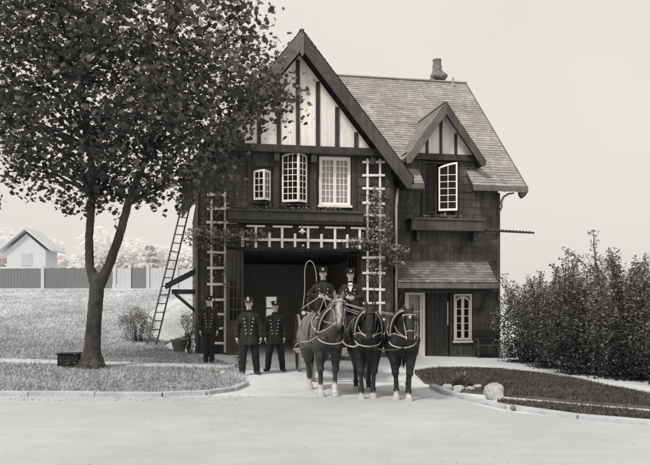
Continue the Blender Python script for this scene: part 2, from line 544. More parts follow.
# ------------------------------------------------------------------ ground, road, lawns, kerbs
def big_ground():
    xs = sorted(set(list(np.arange(-30, 30.1, 1.0)) + [-900, -400, -150, -70, -45, 45, 70, 150, 400, 900]))
    ys = sorted(set(list(np.arange(-4, 60.1, 1.0)) + [-40, -15, 75, 100, 160, 300, 600, 1200]))
    vs = [(x, y, gz(x, y)) for y in ys for x in xs]
    nx = len(xs); fs = [(j * nx + i, j * nx + i + 1, (j + 1) * nx + i + 1, (j + 1) * nx + i) for j in range(len(ys) - 1) for i in range(nx - 1)]
    me = bpy.data.meshes.new('ground'); me.from_pydata(vs, [], fs); me.update()
    o = link('ground', me, M['ground']); o['kind'] = 'structure'
big_ground()

LAWN_L = [(-34, 14.55), (-8, 14.25), (-3.0, 14.0), (-2.35, 14.25), (-1.95, 14.8), (-1.8, 15.7), (-1.95, 17.3), (-2.35, 19.3), (-3.2, 21.3), (-4.2, 22.6),
          (-5.0, 24.2), (-5.6, 26), (-6.0, 30), (-6.3, 46), (-34, 46)]
LAWN_R = [(2.25, 18.9), (3.1, 20.3), (4.07, 20.7), (4.84, 20.6), (5.5, 19.2), (5.75, 17.2), (5.7, 15.3), (6.1, 13.3), (7.2, 11.9), (10, 9.8), (10, 8.7), (6.2, 11.55), (4.6, 12.75), (3.3, 13.85), (2.6, 14.5), (2.15, 16.2)]
STRIP_R = [(2.98, 13.0), (3.6, 12.6), (4.5, 11.9), (5.6, 10.9), (8, 9.05), (8, 8.6), (5.0, 10.6), (3.9, 11.3), (3.15, 12.2)]
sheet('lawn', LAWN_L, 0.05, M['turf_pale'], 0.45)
sheet('lawn', LAWN_R, 0.05, M['turf_dark'], 0.4)
sheet('lawn', STRIP_R, 0.05, M['turf_dark'], 0.4)
sheet('path', [(-34, 18.75), (-8, 18.75), (-2.45, 18.55), (-2.3, 19.3), (-8, 19.5), (-34, 19.7)], 0.062, M['path'], 0.5)
sheet('path', [(-6.2, 27.5), (-5.75, 26.5), (-5.6, 30), (-6.2, 40), (-8.6, 40), (-7.7, 32)], 0.062, M['ground'], 0.5)
sheet('road', [(-60, 14.2), (-8, 14.0), (-3, 13.75), (-1.5, 13.9), (1.0, 13.7), (2.3, 13.7), (2.8, 12.0), (4.2, 10.8), (9, 7.6), (60, 2), (60, -30), (-60, -30)], 0.006, M['road'], 2.0)

def kerb(pts, w, h, m):
    b = MB(); n = 0
    # smooth polyline into stones of ~0.9 m with open joints
    P = [Vector((x, y, 0)) for x, y in pts]
    seg = []
    for a, c in zip(P[:-1], P[1:]):
        k = max(1, round((c - a).length / 1.4))
        seg += [a.lerp(c, i / k) for i in range(k)]
    seg.append(P[-1])
    for i in range(len(seg) - 1):
        a, c = seg[i], seg[i + 1]; d = (c - a).normalized(); s = Vector((-d.y, d.x, 0)) * w / 2
        a2 = a + d * .006; c2 = c - d * .006
        def pt(p, off, z): return (p.x + off.x, p.y + off.y, gz(p.x, p.y) + z)
        hj = h + rnd.uniform(-.015, .012)
        b.add([pt(a2, -s, -.1), pt(a2, s, -.1), pt(a2, s, hj), pt(a2, -s, hj), pt(c2, -s, -.1), pt(c2, s, -.1), pt(c2, s, hj), pt(c2, -s, hj)],
              [(3, 2, 1, 0), (4, 5, 6, 7), (0, 1, 5, 4), (1, 2, 6, 5), (2, 3, 7, 6), (3, 0, 4, 7)])
    o = b.build('kerb', m, None, 0.012)
    o['kind'] = 'structure'
kerb([(-34, 14.4), (-8, 14.1), (-3.0, 13.86), (-2.25, 14.12), (-1.82, 14.75), (-1.66, 15.7)], 0.16, 0.085, M['kerb'])
kerb([(2.2, 15.3), (2.3, 14.3), (2.55, 13.3), (3.0, 12.25), (3.8, 11.2), (5.0, 10.4), (8, 8.4)], 0.16, 0.07, M['kerb'])

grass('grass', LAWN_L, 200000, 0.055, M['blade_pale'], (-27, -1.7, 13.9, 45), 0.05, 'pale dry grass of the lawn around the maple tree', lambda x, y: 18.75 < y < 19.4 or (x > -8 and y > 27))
grass('grass', LAWN_R, 60000, 0.06, M['blade_dark'], (2, 10, 8.3, 20.8), 0.05, 'short dark grass of the lawn right of the driveway')
grass('grass', STRIP_R, 15000, 0.06, M['blade_dark'], (2.9, 8, 8.5, 13.4), 0.05, 'dark grass of the narrow verge strip along the kerb')

# loose gravel and leaf litter on the drive and the street
def litter(name, n, m, box, size, label, skip):
    P = []
    while len(P) < n:
        x, y = rnd.uniform(box[0], box[1]), box[2] + (box[3] - box[2]) * rnd.random() ** 1.3
        if skip(x, y): continue
        P.append((x, y, gz(x, y) + .012))
    b = MB()
    for (x, y, z) in P:
        r = size * rnd.uniform(.5, 1.5); a = rnd.uniform(0, 6.28); h = r * .45; b.shade = rnd.uniform(.45, 1.25)
        q = [(x + r * rnd.uniform(.7, 1.2) * math.cos(a + k * 1.257), y + r * rnd.uniform(.7, 1.2) * math.sin(a + k * 1.257), z - .006) for k in range(5)]
        b.add(q + [(x + r * .15, y, z + h)], [(k, (k + 1) % 5, 5) for k in range(5)])
    o = b.build(name, m, None); tag(o, label, 'gravel', None, 'stuff')
onlawn = lambda x, y: inside((x, y), LAWN_L) or inside((x, y), LAWN_R) or inside((x, y), STRIP_R) or (y > 23 and x > -4.2)
M['pebble'] = mat('pebble', .46, .9, .2, 10, shade=True, tint=COOL)
litter('gravel', 1300, M['pebble'], (-9, 8, 7.5, 24), .009, 'loose fine gravel scattered over the street and drive', onlawn)
gut = lambda x, y: onlawn(x, y) or not (13.2 < y < 13.95 + .2 * math.sin(x * 2)) or x > -1.2
litter('gravel', 900, M['pebble'], (-12, -1.2, 13.2, 14.1), .016, 'coarser grit gathered along the foot of the left kerb', gut)
# ------------------------------------------------------------------ the fire station
TH = R(11); ST = Vector((-3.948, 23.5, 0))
US = Vector((math.cos(TH), math.sin(TH), 0)); VS = Vector((-math.sin(TH), math.cos(TH), 0))
def W(s, v, z): return ST + US * s + VS * v + Vector((0, 0, z))      # station frame -> world
station = empty('fire_station', ST, TH, 'dark shingled fire station with steep half-timbered gable and open engine door', 'building')

def shingles(name, o, a, b, n, poly, course, wr, m, parent, holes=(), lift=0.018, gap=0.006, sv=(.78, 1.22), rag=0.009):
    """lapped shingles on the plane o + x a + y b, outward normal n, clipped to the convex polygon poly"""
    o, a, b, n = Vector(o), Vector(a).normalized(), Vector(b).normalized(), Vector(n).normalized()
    xs = [p[0] for p in poly]; ys = [p[1] for p in poly]
    vs = []; fs = []; shv = []
    y = min(ys); row = 0
    rg = random.Random(sum(map(ord, name)) + len(poly) + int(course * 1000) + 7)
    while y < max(ys):
        ym = y + course / 2
        spans = [(min(xs), max(xs))]
        for (hx0, hx1, hy0, hy1) in holes:
            if hy0 < ym < hy1:
                ns = []
                for (p, q) in spans:
                    if hx1 <= p or hx0 >= q: ns.append((p, q)); continue
                    if hx0 > p: ns.append((p, hx0))
                    if hx1 < q: ns.append((hx1, q))
                spans = ns
        rs = rg.uniform(.9, 1.1)
        for (p, q) in spans:
            x = p - rg.uniform(0, wr[1]) if p == min(xs) else p
            while x < q:
                wdt = rg.uniform(*wr); x1 = min(x + wdt, q)
                yb = y + rg.uniform(-rag, rag); yt = y + course + .01
                l = lift * rg.uniform(.75, 1.3); g = gap / 2
                P = [o + a * (x + g) + b * yb + n * .002, o + a * (x1 - g) + b * yb + n * .002,
                     o + a * (x + g) + b * yb + n * l, o + a * (x1 - g) + b * yb + n * l,
                     o + a * (x1 - g) + b * yt + n * .003, o + a * (x + g) + b * yt + n * .003]
                k = len(vs); vs += P
                fs += [(k, k + 1, k + 3, k + 2), (k + 2, k + 3, k + 4, k + 5), (k, k + 2, k + 5), (k + 1, k + 4, k + 3)]
                s_ = rg.uniform(*sv) * rs
                if rg.random() < .06: s_ *= 1.25 if m is M['shingle'] else 1.12
                shv += [s_ * .8] * 2 + [s_] * 4
                x = x1
        y += course; row += 1
    me = bpy.data.meshes.new(name); me.from_pydata([tuple(p) for p in vs], [], fs)
    at = me.attributes.new('shade', 'FLOAT', 'POINT'); at.data.foreach_set('value', shv)
    bm = bmesh.new(); bm.from_mesh(me)
    np_ = len(poly)
    area = sum(poly[i][0] * poly[(i + 1) % np_][1] - poly[(i + 1) % np_][0] * poly[i][1] for i in range(np_))
    for i in range(np_):
        p, q = poly[i], poly[(i + 1) % np_]
        e = (a * (q[0] - p[0]) + b * (q[1] - p[1]))
        nn = e.cross(n) * (1 if area > 0 else -1) * (1 if a.cross(b).dot(n) > 0 else -1)
        bmesh.ops.bisect_plane(bm, geom=bm.verts[:] + bm.edges[:] + bm.faces[:], plane_co=o + a * p[0] + b * p[1], plane_no=nn, clear_outer=True, dist=1e-5)
    bm.to_mesh(me); bm.free()
    return link(name, me, m, parent)

def slab_wall(s0, s1, z0, z1, v0, v1, holes, name, m, parent, axis='s'):
    """wall slab with rectangular holes, cut into butted boxes"""
    b = MB()
    xs = sorted(set([s0, s1] + [h[0] for h in holes] + [h[1] for h in holes]))
    for xa, xb in zip(xs[:-1], xs[1:]):
        zs = [(z0, z1)]
        for h in holes:
            if h[0] <= xa + 1e-6 and h[1] >= xb - 1e-6:
                nz_ = []
                for (p, q) in zs:
                    if h[2] > p: nz_.append((p, min(q, h[2])))
                    if h[3] < q: nz_.append((max(p, h[3]), q))
                zs = [t for t in nz_ if t[1] > t[0] + 1e-6]
        for (p, q) in zs:
            if axis == 's': b.box(xa, xb, v0, v1, p, q)
            else: b.box(v0, v1, xa, xb, p, q)
    return b.build(name, m, parent)

DOOR = (1.38, 5.20, -.3, 3.42)
WIN = [(1.70, 2.26, 4.94, 6.02), (2.60, 3.44, 4.90, 6.50), (3.84, 4.85, 4.88, 6.46)]
GF = [DOOR] + WIN
# --- gable wing: sheathing + shingles
slab_wall(0, 6.24, -.4, 6.75, 0.0, .18, GF, 'wall', M['backing'], station)
shingles('wall_shingles', (0, 0, 0), (1, 0, 0), (0, 0, 1), (0, -1, 0), [(0, -.4), (6.24, -.4), (6.24, 6.6), (0, 6.6)], .27, (.16, .36), M['shingle'], station,
         [(1.30, 5.28, -.5, 3.5), (1.62, 2.34, 4.7, 6.1), (2.5, 3.54, 4.7, 6.6), (3.74, 4.95, 4.7, 6.6), (.9, 5.2, 4.2, 4.66)])
slab_wall(.18, 10.9, -.4, 5.35, 0.0, .18, [], 'wall', M['backing'], station, 'v')
shingles('wall_shingles', (0, 0, 0), (0, 1, 0), (0, 0, 1), (-1, 0, 0), [(0.0, -.4), (10.9, -.4), (10.9, 5.4), (0, 5.4)], .27, (.16, .36), M['shingle'], station)
b = MB(); b.box(-.05, .05, -.03, .07, -.35, 5.3); b.build('corner_board', M['timber'], station, .008)
b = MB(); b.box(6.19, 6.31, -.03, .09, -.35, 5.9); b.build('corner_board', M['timber'], station, .008)
# right return of the wing, back and far side
slab_wall(.18, 1.0, -.4, 5.9, 6.06, 6.24, [], 'wall', M['backing'], station, 'v')
BW = (3.12, 3.58, .93, 2.02)
slab_wall(.18, 6.06, -.4, 5.4, 8.8, 9.0, [BW], 'wall', M['inside'], station)
slab_wall(.18, 8.8, -.4, 3.55, 5.86, 6.05, [], 'wall', M['inside'], station, 'v')
slab_wall(.18, 8.8, -.4, 3.55, .19, .3, [], 'wall', M['inside'], station, 'v')
b = MB(); b.box(.3, 5.86, .19, 8.79, 3.56, 3.7)
for k in range(6): b.box(.31, 5.85, .9 + 1.35 * k, 1.05 + 1.35 * k, 3.34, 3.555)
b.build('ceiling', M['timber'], station)
b = MB(); b.box(.0, 6.2, .0, 8.9, -.5, .03); b.build('floor', M['path'], station)
# --- main wing
D1 = (7.02, 7.72, -.3, 2.17); D2 = (7.80, 8.62, -.3, 2.10); WD = (8.80, 9.44, .40, 2.03); DW = (7.66, 8.90, 4.78, 6.62)
slab_wall(6.24, 10.44, -.6, 5.95, 1.0, 1.18, [D1, D2, WD, (DW[0], DW[1], DW[2], 5.95)], 'wall', M['backing'], station)
shingles('wall_shingles', (0, 1.0, 0), (1, 0, 0), (0, 0, 1), (0, -1, 0), [(6.24, -.6), (10.44, -.6), (10.44, 5.8), (6.24, 5.8)], .27, (.16, .36), M['shingle'], station,
         [(6.96, 7.78, -.7, 2.25), (7.76, 8.66, -.7, 2.2), (8.72, 9.5, .3, 2.1), (7.55, 9.0, 4.6, 6.0), (7.08, 9.69, 4.2, 4.6)])
slab_wall(1.18, 11.0, -.6, 5.7, 10.26, 10.44, [], 'wall', M['backing'], station, 'v')
shingles('wall_shingles', (10.44, 0, 0), (0, 1, 0), (0, 0, 1), (1, 0, 0), [(1.0, -.6), (11, -.6), (11, 5.6), (1.0, 5.6)], .27, (.16, .36), M['shingle'], station)
b = MB(); b.box(10.39, 10.50, .95, 1.07, -.55, 5.6); b.build('corner_board', M['timber'], station, .008)
b = MB(); b.prism([(10.30, 1.1, 5.6), (10.30, 10.9, 5.6), (10.30, 6.0, 10.55)], (.14, 0, 0)); b.build('wall', M['shingle'], station)
slab_wall(6.24, 10.26, -.6, 5.6, 10.8, 11.0, [], 'wall', M['backing'], station)
b = MB(); b.box(6.25, 10.25, 1.2, 10.7, 2.9, 3.1); b.build('floor', M['inside'], station)
b = MB(); b.box(6.35, 10.25, 4.6, 4.8, -.4, 5.6); b.build('partition', M['inside'], station)
b = MB(); b.box(.2, 6.0, 3.4, 3.6, 3.75, 6.5); b.build('partition', M['inside'], station)

# --- gable front
AP = 3.155; pit = 1.242; cg, sg = 1 / math.hypot(1, pit), pit / math.hypot(1, pit)
ZB = 6.62
b = MB()
b.prism([(AP - (9.62 - ZB) / pit, -.22, ZB), (AP + (9.62 - ZB) / pit, -.22, ZB), (AP, -.22, 9.62)], (0, .22, 0))
b.build('gable_panel', M['stucco'], station)
for i, s_ in enumerate([1.23, 1.86, 2.49, 3.10, 3.74, 4.37, 5.0]):
    top = 9.6 - pit * (abs(s_ - AP) + .06)
    b = MB(); b.box(s_ - .065 + rnd.uniform(-.008, .008), s_ + .065 + rnd.uniform(-.008, .008), -.262, -.223, ZB + .06, top); b.build('half_timber', M['timber'], station, .006)
b = MB(); b.box(.55, 5.80, -.34, -.005, ZB - .14, ZB + .10); b.build('gable_beam', M['timber'], station, .012)
for s_ in (.75, 2.42, 3.62, 5.55):
    b = MB(); b.box(s_ - .09, s_ + .09, -.30, -.006, ZB - .42, ZB - .145); b.build('beam_bracket', M['timber'], station, .02)
# dark posts framing the upper casements
for s_ in (1.60, 2.44, 3.64, 4.98):
    b = MB(); b.box(s_ - .085, s_ + .085, -.06, -.004, 4.66, ZB - .15); b.build('half_timber', M['timber'], station, .006)
# bargeboards: outer top line z = 10.24 - pit*|s-AP|, width .6 vertical
def barge(side, v0, v1, zt, foot, wv, m, ap=AP, p=pit, parent=station):
    e = foot
    poly = [(ap, v0, zt), (ap + side * e, v0, zt - p * e), (ap + side * (e - .03), v0, zt - p * e - wv * .62), (ap + side * (e - .22), v0, zt - p * (e - .22) - wv), (ap, v0, zt - wv)]
    b = MB(); b.prism(poly, (0, v1 - v0, 0)); return b.build('bargeboard', m, parent, .012)
barge(1, -.72, -.66, 10.24, 3.60, .60, M['barge_dark'])  # right board darker: its shade is painted by the material
barge(-1, -.722, -.662, 10.24, 3.60, .60, M['barge'])  # left board lighter, painted as the lit side
b = MB(); b.box(AP - .06, AP + .06, -.75, -.725, 9.5, 10.12); b.prism([(AP - .06, -.75, 9.5), (AP + .06, -.75, 9.5), (AP, -.75, 9.40)], (0, .025, 0)); b.build('gable_finial', M['barge'], station, .008)
# roof slabs of the gable wing
for sd_ in (-1, 1):
    e = 3.66
    def rp(d, v, off): return (AP + sd_ * d, v, 10.26 - pit * d + off)
    b = MB(); b.prism([rp(0, -.66, -.02), rp(e, -.66, -.02), rp(e, -.66, -.16), rp(0, -.66, -.18)], (0, 11.8, 0)); b.build('roof', M['barge_dark'], station)
    L = math.hypot(e, e * pit)
    shingles('roof', (AP + sd_ * e, -.72, 10.27 - pit * e), (0, 1, 0), (-sd_ * cg, 0, sg), (sd_ * sg, 0, cg), [(0, 0), (11.8, 0), (11.8, L), (0, L)], .16, (.12, .26), M['roof'], station, sv=(.86, 1.14))
b = MB(); b.bar((AP, -.72, 10.26), (AP, 5.3, 10.26), .14, .04); b.build('ridge_board', M['barge'], station)
# --- main roof
ME, MZ, MP = .4, 5.78, .923; RV = 6.0; RZ = MZ + MP * (RV - ME)
cm, sm_ = 1 / math.hypot(1, MP), MP / math.hypot(1, MP)
def mr_(s, v, off=0): return (s, v, MZ + MP * (v - ME) + off)
VAL = [(6.78, ME), (11.2, ME), (11.2, RV), (3.2, RV), (3.2, 5.28)]
b = MB()
for q in ([(6.78, ME), (7.5, ME), (7.5, 1.5), (6.25, 1.5)], [(9.25, ME), (11.2, ME), (11.2, 1.5), (9.25, 1.5)], [(6.25, 1.5), (11.2, 1.5), (11.2, RV), (3.2, RV), (3.2, 5.28)]):
    b.prism([mr_(s, v, -.15) for s, v in q], (0, 0, .13))
b.build('roof', M['barge_dark'], station)
L = (RV - ME) * math.hypot(1, MP)
shingles('roof', (0, ME - .03, MZ - .03), (1, 0, 0), (0, cm, sm_), (0, -sm_, cm), [(s, (v - ME) * math.hypot(1, MP)) for s, v in VAL], .165, (.12, .26), M['roof'], station, [(7.5, 9.25, -1, 1.1 * math.hypot(1, MP))], sv=(.86, 1.14), lift=.024)
b = MB(); b.prism([(3.2, RV, RZ - .02), (11.2, RV, RZ - .02), (11.2, 2 * RV - ME, MZ - .02), (3.2, 2 * RV - ME, MZ - .02)], (0, 0, -.13)); b.build('roof', M['roof'], station)
b = MB(); b.bar((3.2, RV, RZ + .015), (11.22, RV, RZ + .015), .2, .05); b.build('ridge_board', M['roof'], station)
# verge board, eave board and eave return at the right
b = MB(); b.prism([mr_(11.2, ME - .05, -.0), mr_(11.2, RV, -.0), mr_(11.2, RV, -.26), mr_(11.2, ME + .1, -.26), mr_(11.2, ME - .05, -.2)], (.06, 0, 0)); b.build('bargeboard', M['barge_dark'], station, .01)
for (sa, sb) in ((9.25, 11.26), (6.8, 7.5)):
    b = MB(); b.box(sa, sb, ME - .075, ME - .035, MZ - .22, MZ - .02); b.build('eave_board', M['barge'], station, .01)
b = MB(); b.prism([(10.94, ME - .06, MZ - .225), (11.24, ME - .06, MZ - .225), (11.18, ME - .06, MZ - .34), (11.05, ME - .06, MZ - .44), (10.98, ME - .06, MZ - .36)], (0, .16, 0)); b.build('eave_bracket', M['timber'], station, .01)
b = MB(); b.tube([(10.46, .9, 4.95), (10.50, .82, 5.08), (10.46, .78, 5.25), (10.52, .72, 5.42), (10.66, .66, 5.52), (10.86, .6, 5.55)], [.03, .035, .045, .04, .04, .03], 8); b.build('eave_bracket', M['lead'], station, smooth=True)
for k in (0, 5, 6, 7, 8):
    b = MB(); b.bar((6.95 + .5 * k, .44, 5.60), (6.95 + .5 * k, 1.0, 6.1), .06, .1); b.build('rafter_tail', M['timber'], station)
b = MB(); b.tube([(10.52, 5.65, 10.5), (10.52, 5.65, 11.03)], .045, 10); b.build('vent_pipe', M['lead'], station)

# --- chimney of rough stone on the ridge
ch = Org(); cx_ = 10.16
ch.loft([(cx_, 6.5, 9.8, .27, .26), (cx_, 6.5, 10.5, .26, .25), (cx_ + .01, 6.5, 11.12, .25, .24), (cx_ + .02, 6.5, 11.2, .32, .3), (cx_ + .03, 6.5, 11.38, .33, .3), (cx_ - .02, 6.48, 11.46, .24, .23), (cx_ - .05, 6.45, 11.58, .19, .19), (cx_ - .05, 6.45, 11.75, .18, .18)])
ch.ell((cx_ + .16, 6.3, 11.3), (.2, .2, .13)); ch.ell((cx_ - .18, 6.3, 11.27), (.18, .2, .12)); ch.ell((cx_, 6.2, 11.25), (.2, .16, .13))
ch.ell((cx_ - .36, 6.2, 10.98), (.16, .2, .16)); ch.ell((cx_ - .5, 6.1, 10.9), (.1, .15, .13))
chim = ch.build('chimney', [M['stone']], station, .03, 1, wob=.02)
b = MB(); b.lathe([(.17, 11.70), (.185, 11.74), (.165, 11.93), (.19, 11.95), (.185, 12.02), (.12, 12.02), (.11, 11.95)], 16, (cx_ - .05, 6.45, 0)); b.build('chimney_pot', M['stone'], chim)

# --- dormer
DA, DZ, DP = 8.32, 8.55, 1.36
dormer = None
def dpt(sd, d, v, off=0): return (DA + sd * d, v, DZ - DP * d + off)
b = MB(); b.prism([(DA - 1.2, .96, 6.86), (DA + 1.2, .96, 6.86), (DA, .96, 8.5)], (0, .1, 0)); dormer = b.build('dormer', M['stucco'], station)
for s_, h in ((7.80, 7.62), (8.30, 8.35), (8.84, 7.62)):
    b = MB(); b.box(s_ - .05, s_ + .05, .925, .957, 6.9, h); b.build('half_timber', M['timber'], dormer, .006)
b = MB(); b.box(7.02, 9.60, .86, 1.05, 6.66, 6.88); b.build('gable_beam', M['timber'], dormer, .012)
for sd_ in (-1, 1):
    bb = MB(); e = 1.42
    bb.prism([dpt(sd_, 0, .44), dpt(sd_, e, .44), dpt(sd_, e - .02, .44, -.22), dpt(sd_, e - .16, .44, -.40), dpt(sd_, 0, .44, -.40)], (0, .055, 0))
    if sd_ == -1: bb.v = [(x, y - .002, z) for x, y, z in bb.v]
    bb.build('bargeboard', M['barge'] if sd_ < 0 else M['barge_dark'], dormer, .01)  # lit left and shaded right board, painted by material
    # roof to the valley with the main roof
    vtop = ME + (DZ - MZ) / MP; vlow = ME + (DZ - DP * e - MZ) / MP
    poly3 = [dpt(sd_, 0, .5, .0), dpt(sd_, e + .03, .5, .0), dpt(sd_, e + .03, vlow, .0), dpt(sd_, 0, vtop, .0)]
    bb = MB(); bb.prism([(x, y, z - .10) for x, y, z in poly3], (0, 0, .09)); bb.build('roof', M['barge_dark'], dormer)
    Ld = math.hypot(e + .03, (e + .03) * DP); cd, sdn = 1 / math.hypot(1, DP), DP / math.hypot(1, DP)
    shingles('roof', (DA + sd_ * (e + .03), .44, DZ - DP * (e + .03) + .005), (0, 1, 0), (-sd_ * cd, 0, sdn), (sd_ * sdn, 0, cd), [(0, 0), (vlow - .44, 0), (vtop - .44, Ld), (0, Ld)], .15, (.12, .24), M['roof'], dormer, sv=(.7, 1.1))
b = MB(); b.bar((DA, .44, DZ + .02), (DA, 3.4, DZ + .02), .12, .04); b.build('ridge_board', M['roof_dark'], dormer)
# cheeks + front below the beam
for q in ((7.05, DW[0], 7.05, 7.15), (DW[1], 9.58, 9.48, 9.58)):
    b = MB(); b.box(q[0], q[1], .99, 1.12, 5.6, 6.66); b.box(q[2], q[3], 1.12, 2.0, 5.6, 6.9); b.build('cheek', M['timber'], dormer)
shingles('front_shingles', (0, .985, 0), (1, 0, 0), (0, 0, 1), (0, -1, 0), [(9.0, 5.6), (9.56, 5.6), (9.56, 6.64), (9.0, 6.64)], .27, (.16, .3), M['shingle'], dormer)
shingles('front_shingles', (0, .985, 0), (1, 0, 0), (0, 0, 1), (0, -1, 0), [(7.07, 5.6), (7.58, 5.6), (7.58, 6.64), (7.07, 6.64)], .27, (.16, .3), M['shingle'], dormer)

# --- windows
def leaf_mesh(wd, h0, h1, cols, rows, m=.05, bar=.022, t=.045, arch=False):
    """casement leaf lying in x (0..wd), z (0..h); h0/h1 heights of its two stiles"""
    b = MB()
    b.box(0, m, 0, t, 0, h0); b.box(wd - m, wd, 0, t, 0, h1)
    b.box(m, wd - m, 0, t, 0, m * 1.5)
    def top(x): return h0 + (h1 - h0) * math.sin(max(0, min(1, x / wd)) * math.pi / 2) if h1 > h0 else (h1 + (h0 - h1) * math.cos(max(0, min(1, x / wd)) * math.pi / 2) if h0 > h1 else h0)
    n = 8
    for i in range(n):
        xa = m + (wd - 2 * m) * i / n; xb = m + (wd - 2 * m) * (i + 1) / n
        b.prism([(xa, 0, top(xa) - m * 1.3), (xb, 0, top(xb) - m * 1.3), (xb, 0, top(xb)), (xa, 0, top(xa))], (0, t, 0))
    hi = min(h0, h1) - m
    for i in range(1, cols):
        x = m + (wd - 2 * m) * i / cols
        b.box(x - bar / 2, x + bar / 2, .006, t - .006, m * 1.5, top(x) - m * 1.2)
    for j in range(1, rows):
        z = m * 1.5 + (hi - m * 1.5) * j / rows
        b.box(m, wd - m, .009, t - .009, z - bar / 2, z + bar / 2)
    p = [(m * .9, .021, m * 1.4), (wd - m * .9, .021, m * 1.4)] + [(wd - m * .9 - (wd - 1.8 * m) * i / 6, .021, top(wd - m * .9 - (wd - 1.8 * m) * i / 6) - m * 1.1) for i in range(7)]
    g = MB(); g.prism(p, (0, .006, 0))
    return b, g

def leaf(parent, p0, p1, z0, h0, h1, cols, rows, glass=None):
    wd = math.hypot(p1[0] - p0[0], p1[1] - p0[1]); an = math.atan2(p1[1] - p0[1], p1[0] - p0[0])
    b, g = leaf_mesh(wd, h0, h1, cols, rows)
    o = b.build('sash', M['white'], parent, .004); o.location = (p0[0], p0[1], z0); o.rotation_euler = (0, 0, an)
    q = g.build('pane', glass or M['glass'], parent); q.location = o.location; q.rotation_euler = o.rotation_euler
    return o
def casing(name, s0, s1, z0, z1, v, m, wd=.07, dep=.12, sill=True):
    b = MB()
    b.box(s0 - .012, s0 + wd - .012, v - .03, v + dep, z0, z1); b.box(s1 - wd + .012, s1 + .012, v - .03, v + dep, z0, z1)
    b.box(s0 + wd - .012, s1 - wd + .012, v - .03, v + dep, z1 - wd, z1)
    if sill: b.box(s0 - .06, s1 + .06, v - .10, v + dep, z0 - .07, z0)
    return b.build(name, m, station, .006)
f = casing('window', *WIN[0][:2], WIN[0][2], WIN[0][3], 0, M['timber'])
leaf(f, (1.70, -.05), (2.02, -.26), 4.98, .93, .96, 2, 4); leaf(f, (2.03, -.26), (2.25, -.05), 4.98, .96, .93, 2, 4)
f = casing('window', *WIN[1][:2], WIN[1][2], WIN[1][3], 0, M['timber'])
leaf(f, (2.61, -.05), (3.11, -.28), 4.94, 1.50, 1.60, 3, 7); leaf(f, (3.12, -.28), (3.43, -.05), 4.94, 1.60, 1.50, 2, 7)
f = casing('window', *WIN[2][:2], WIN[2][2], WIN[2][3], 0, M['white_worn'], .05)
leaf(f, (3.875, .0), (4.345, .0), 4.90, 1.51, 1.51, 3, 7, M['glass_white']); leaf(f, (4.346, .0), (4.815, .0), 4.90, 1.51, 1.51, 3, 7, M['glass_white'])
b = MB()
zs = [4.9, 6.44]; n = 40
for i in range(n):
    x0 = 3.88 + .93 * i / n; x1 = 3.88 + .93 * (i + 1) / n
    y0 = .11 + .012 * math.sin(i * 1.9); y1 = .11 + .012 * math.sin((i + 1) * 1.9)
    b.add([(x0, y0, zs[0]), (x1, y1, zs[0]), (x1, y1, zs[1]), (x0, y0, zs[1])], [(0, 1, 2, 3)])
b.build('curtain', M['curtain'], f, smooth=True)
# dormer window: dark opening, one arched white leaf swung out
f = casing('window', DW[0], DW[1], DW[2], DW[3], 1.0, M['timber'])
leaf(f, (8.20, .90), (8.78, .62), 4.90, 1.52, 1.66, 2, 6)
leaf(f, (7.74, 1.08), (8.2, 1.08), 4.82, 1.72, 1.72, 2, 6).data.materials[0] = M['timber']
# lower arched window
f = casing('window', WD[0], WD[1], WD[2], WD[3], 1.0, M['white_worn'], .06)
b = MB(); b.box(8.86, 9.38, 1.10, 1.12, .4, 2.0); b.build('blind', M['inside'], f)
leaf(f, (8.852, .99), (9.118, .99), .42, 1.40, 1.53, 1, 5, M['glass_dark']); leaf(f, (9.122, .99), (9.388, .99), .42, 1.53, 1.40, 1, 5, M['glass_dark'])
# glazed white door, dark plank door under the canopy
f = casing('doorway', D1[0], D1[1], -.3, D1[3], 1.0, M['white_worn'], .08, .12, False)
b = MB(); b.box(7.09, 7.65, 1.03, 1.07, -.28, .82); b.box(7.09, 7.17, 1.03, 1.07, .82, 2.08); b.box(7.57, 7.65, 1.03, 1.07, .82, 2.08); b.box(7.17, 7.57, 1.03, 1.07, 2.0, 2.08); b.box(7.17, 7.57, 1.035, 1.065, 1.4, 1.43)
d = b.build('door', M['white_worn'], f, .006)
b = MB(); b.box(7.17, 7.57, 1.045, 1.055, .82, 2.0); b.build('pane', M['glass_white'], f)
b = MB(); b.box(7.15, 7.6, 1.2, 1.205, 1.2, 2.0); b.build('blind', M['curtain'], f)
b = MB()
for k in range(5): b.box(7.83 + .155 * k, 7.978 + .155 * k, 1.03, 1.075, -.28, 2.08)
d = b.build('door', M['timber'], station, .006)
b = MB(); b.box(8.56, 8.585, .99, 1.03, .95, 1.75); b.build('edge_strip', M['white_worn'], d)
b = MB(); b.lathe([(.02, 0), (.03, .02), (.03, .04), (.012, .06)], 12, (7.92, 1.03, .9), 'y'); b.build('handle', M['metal'], d)

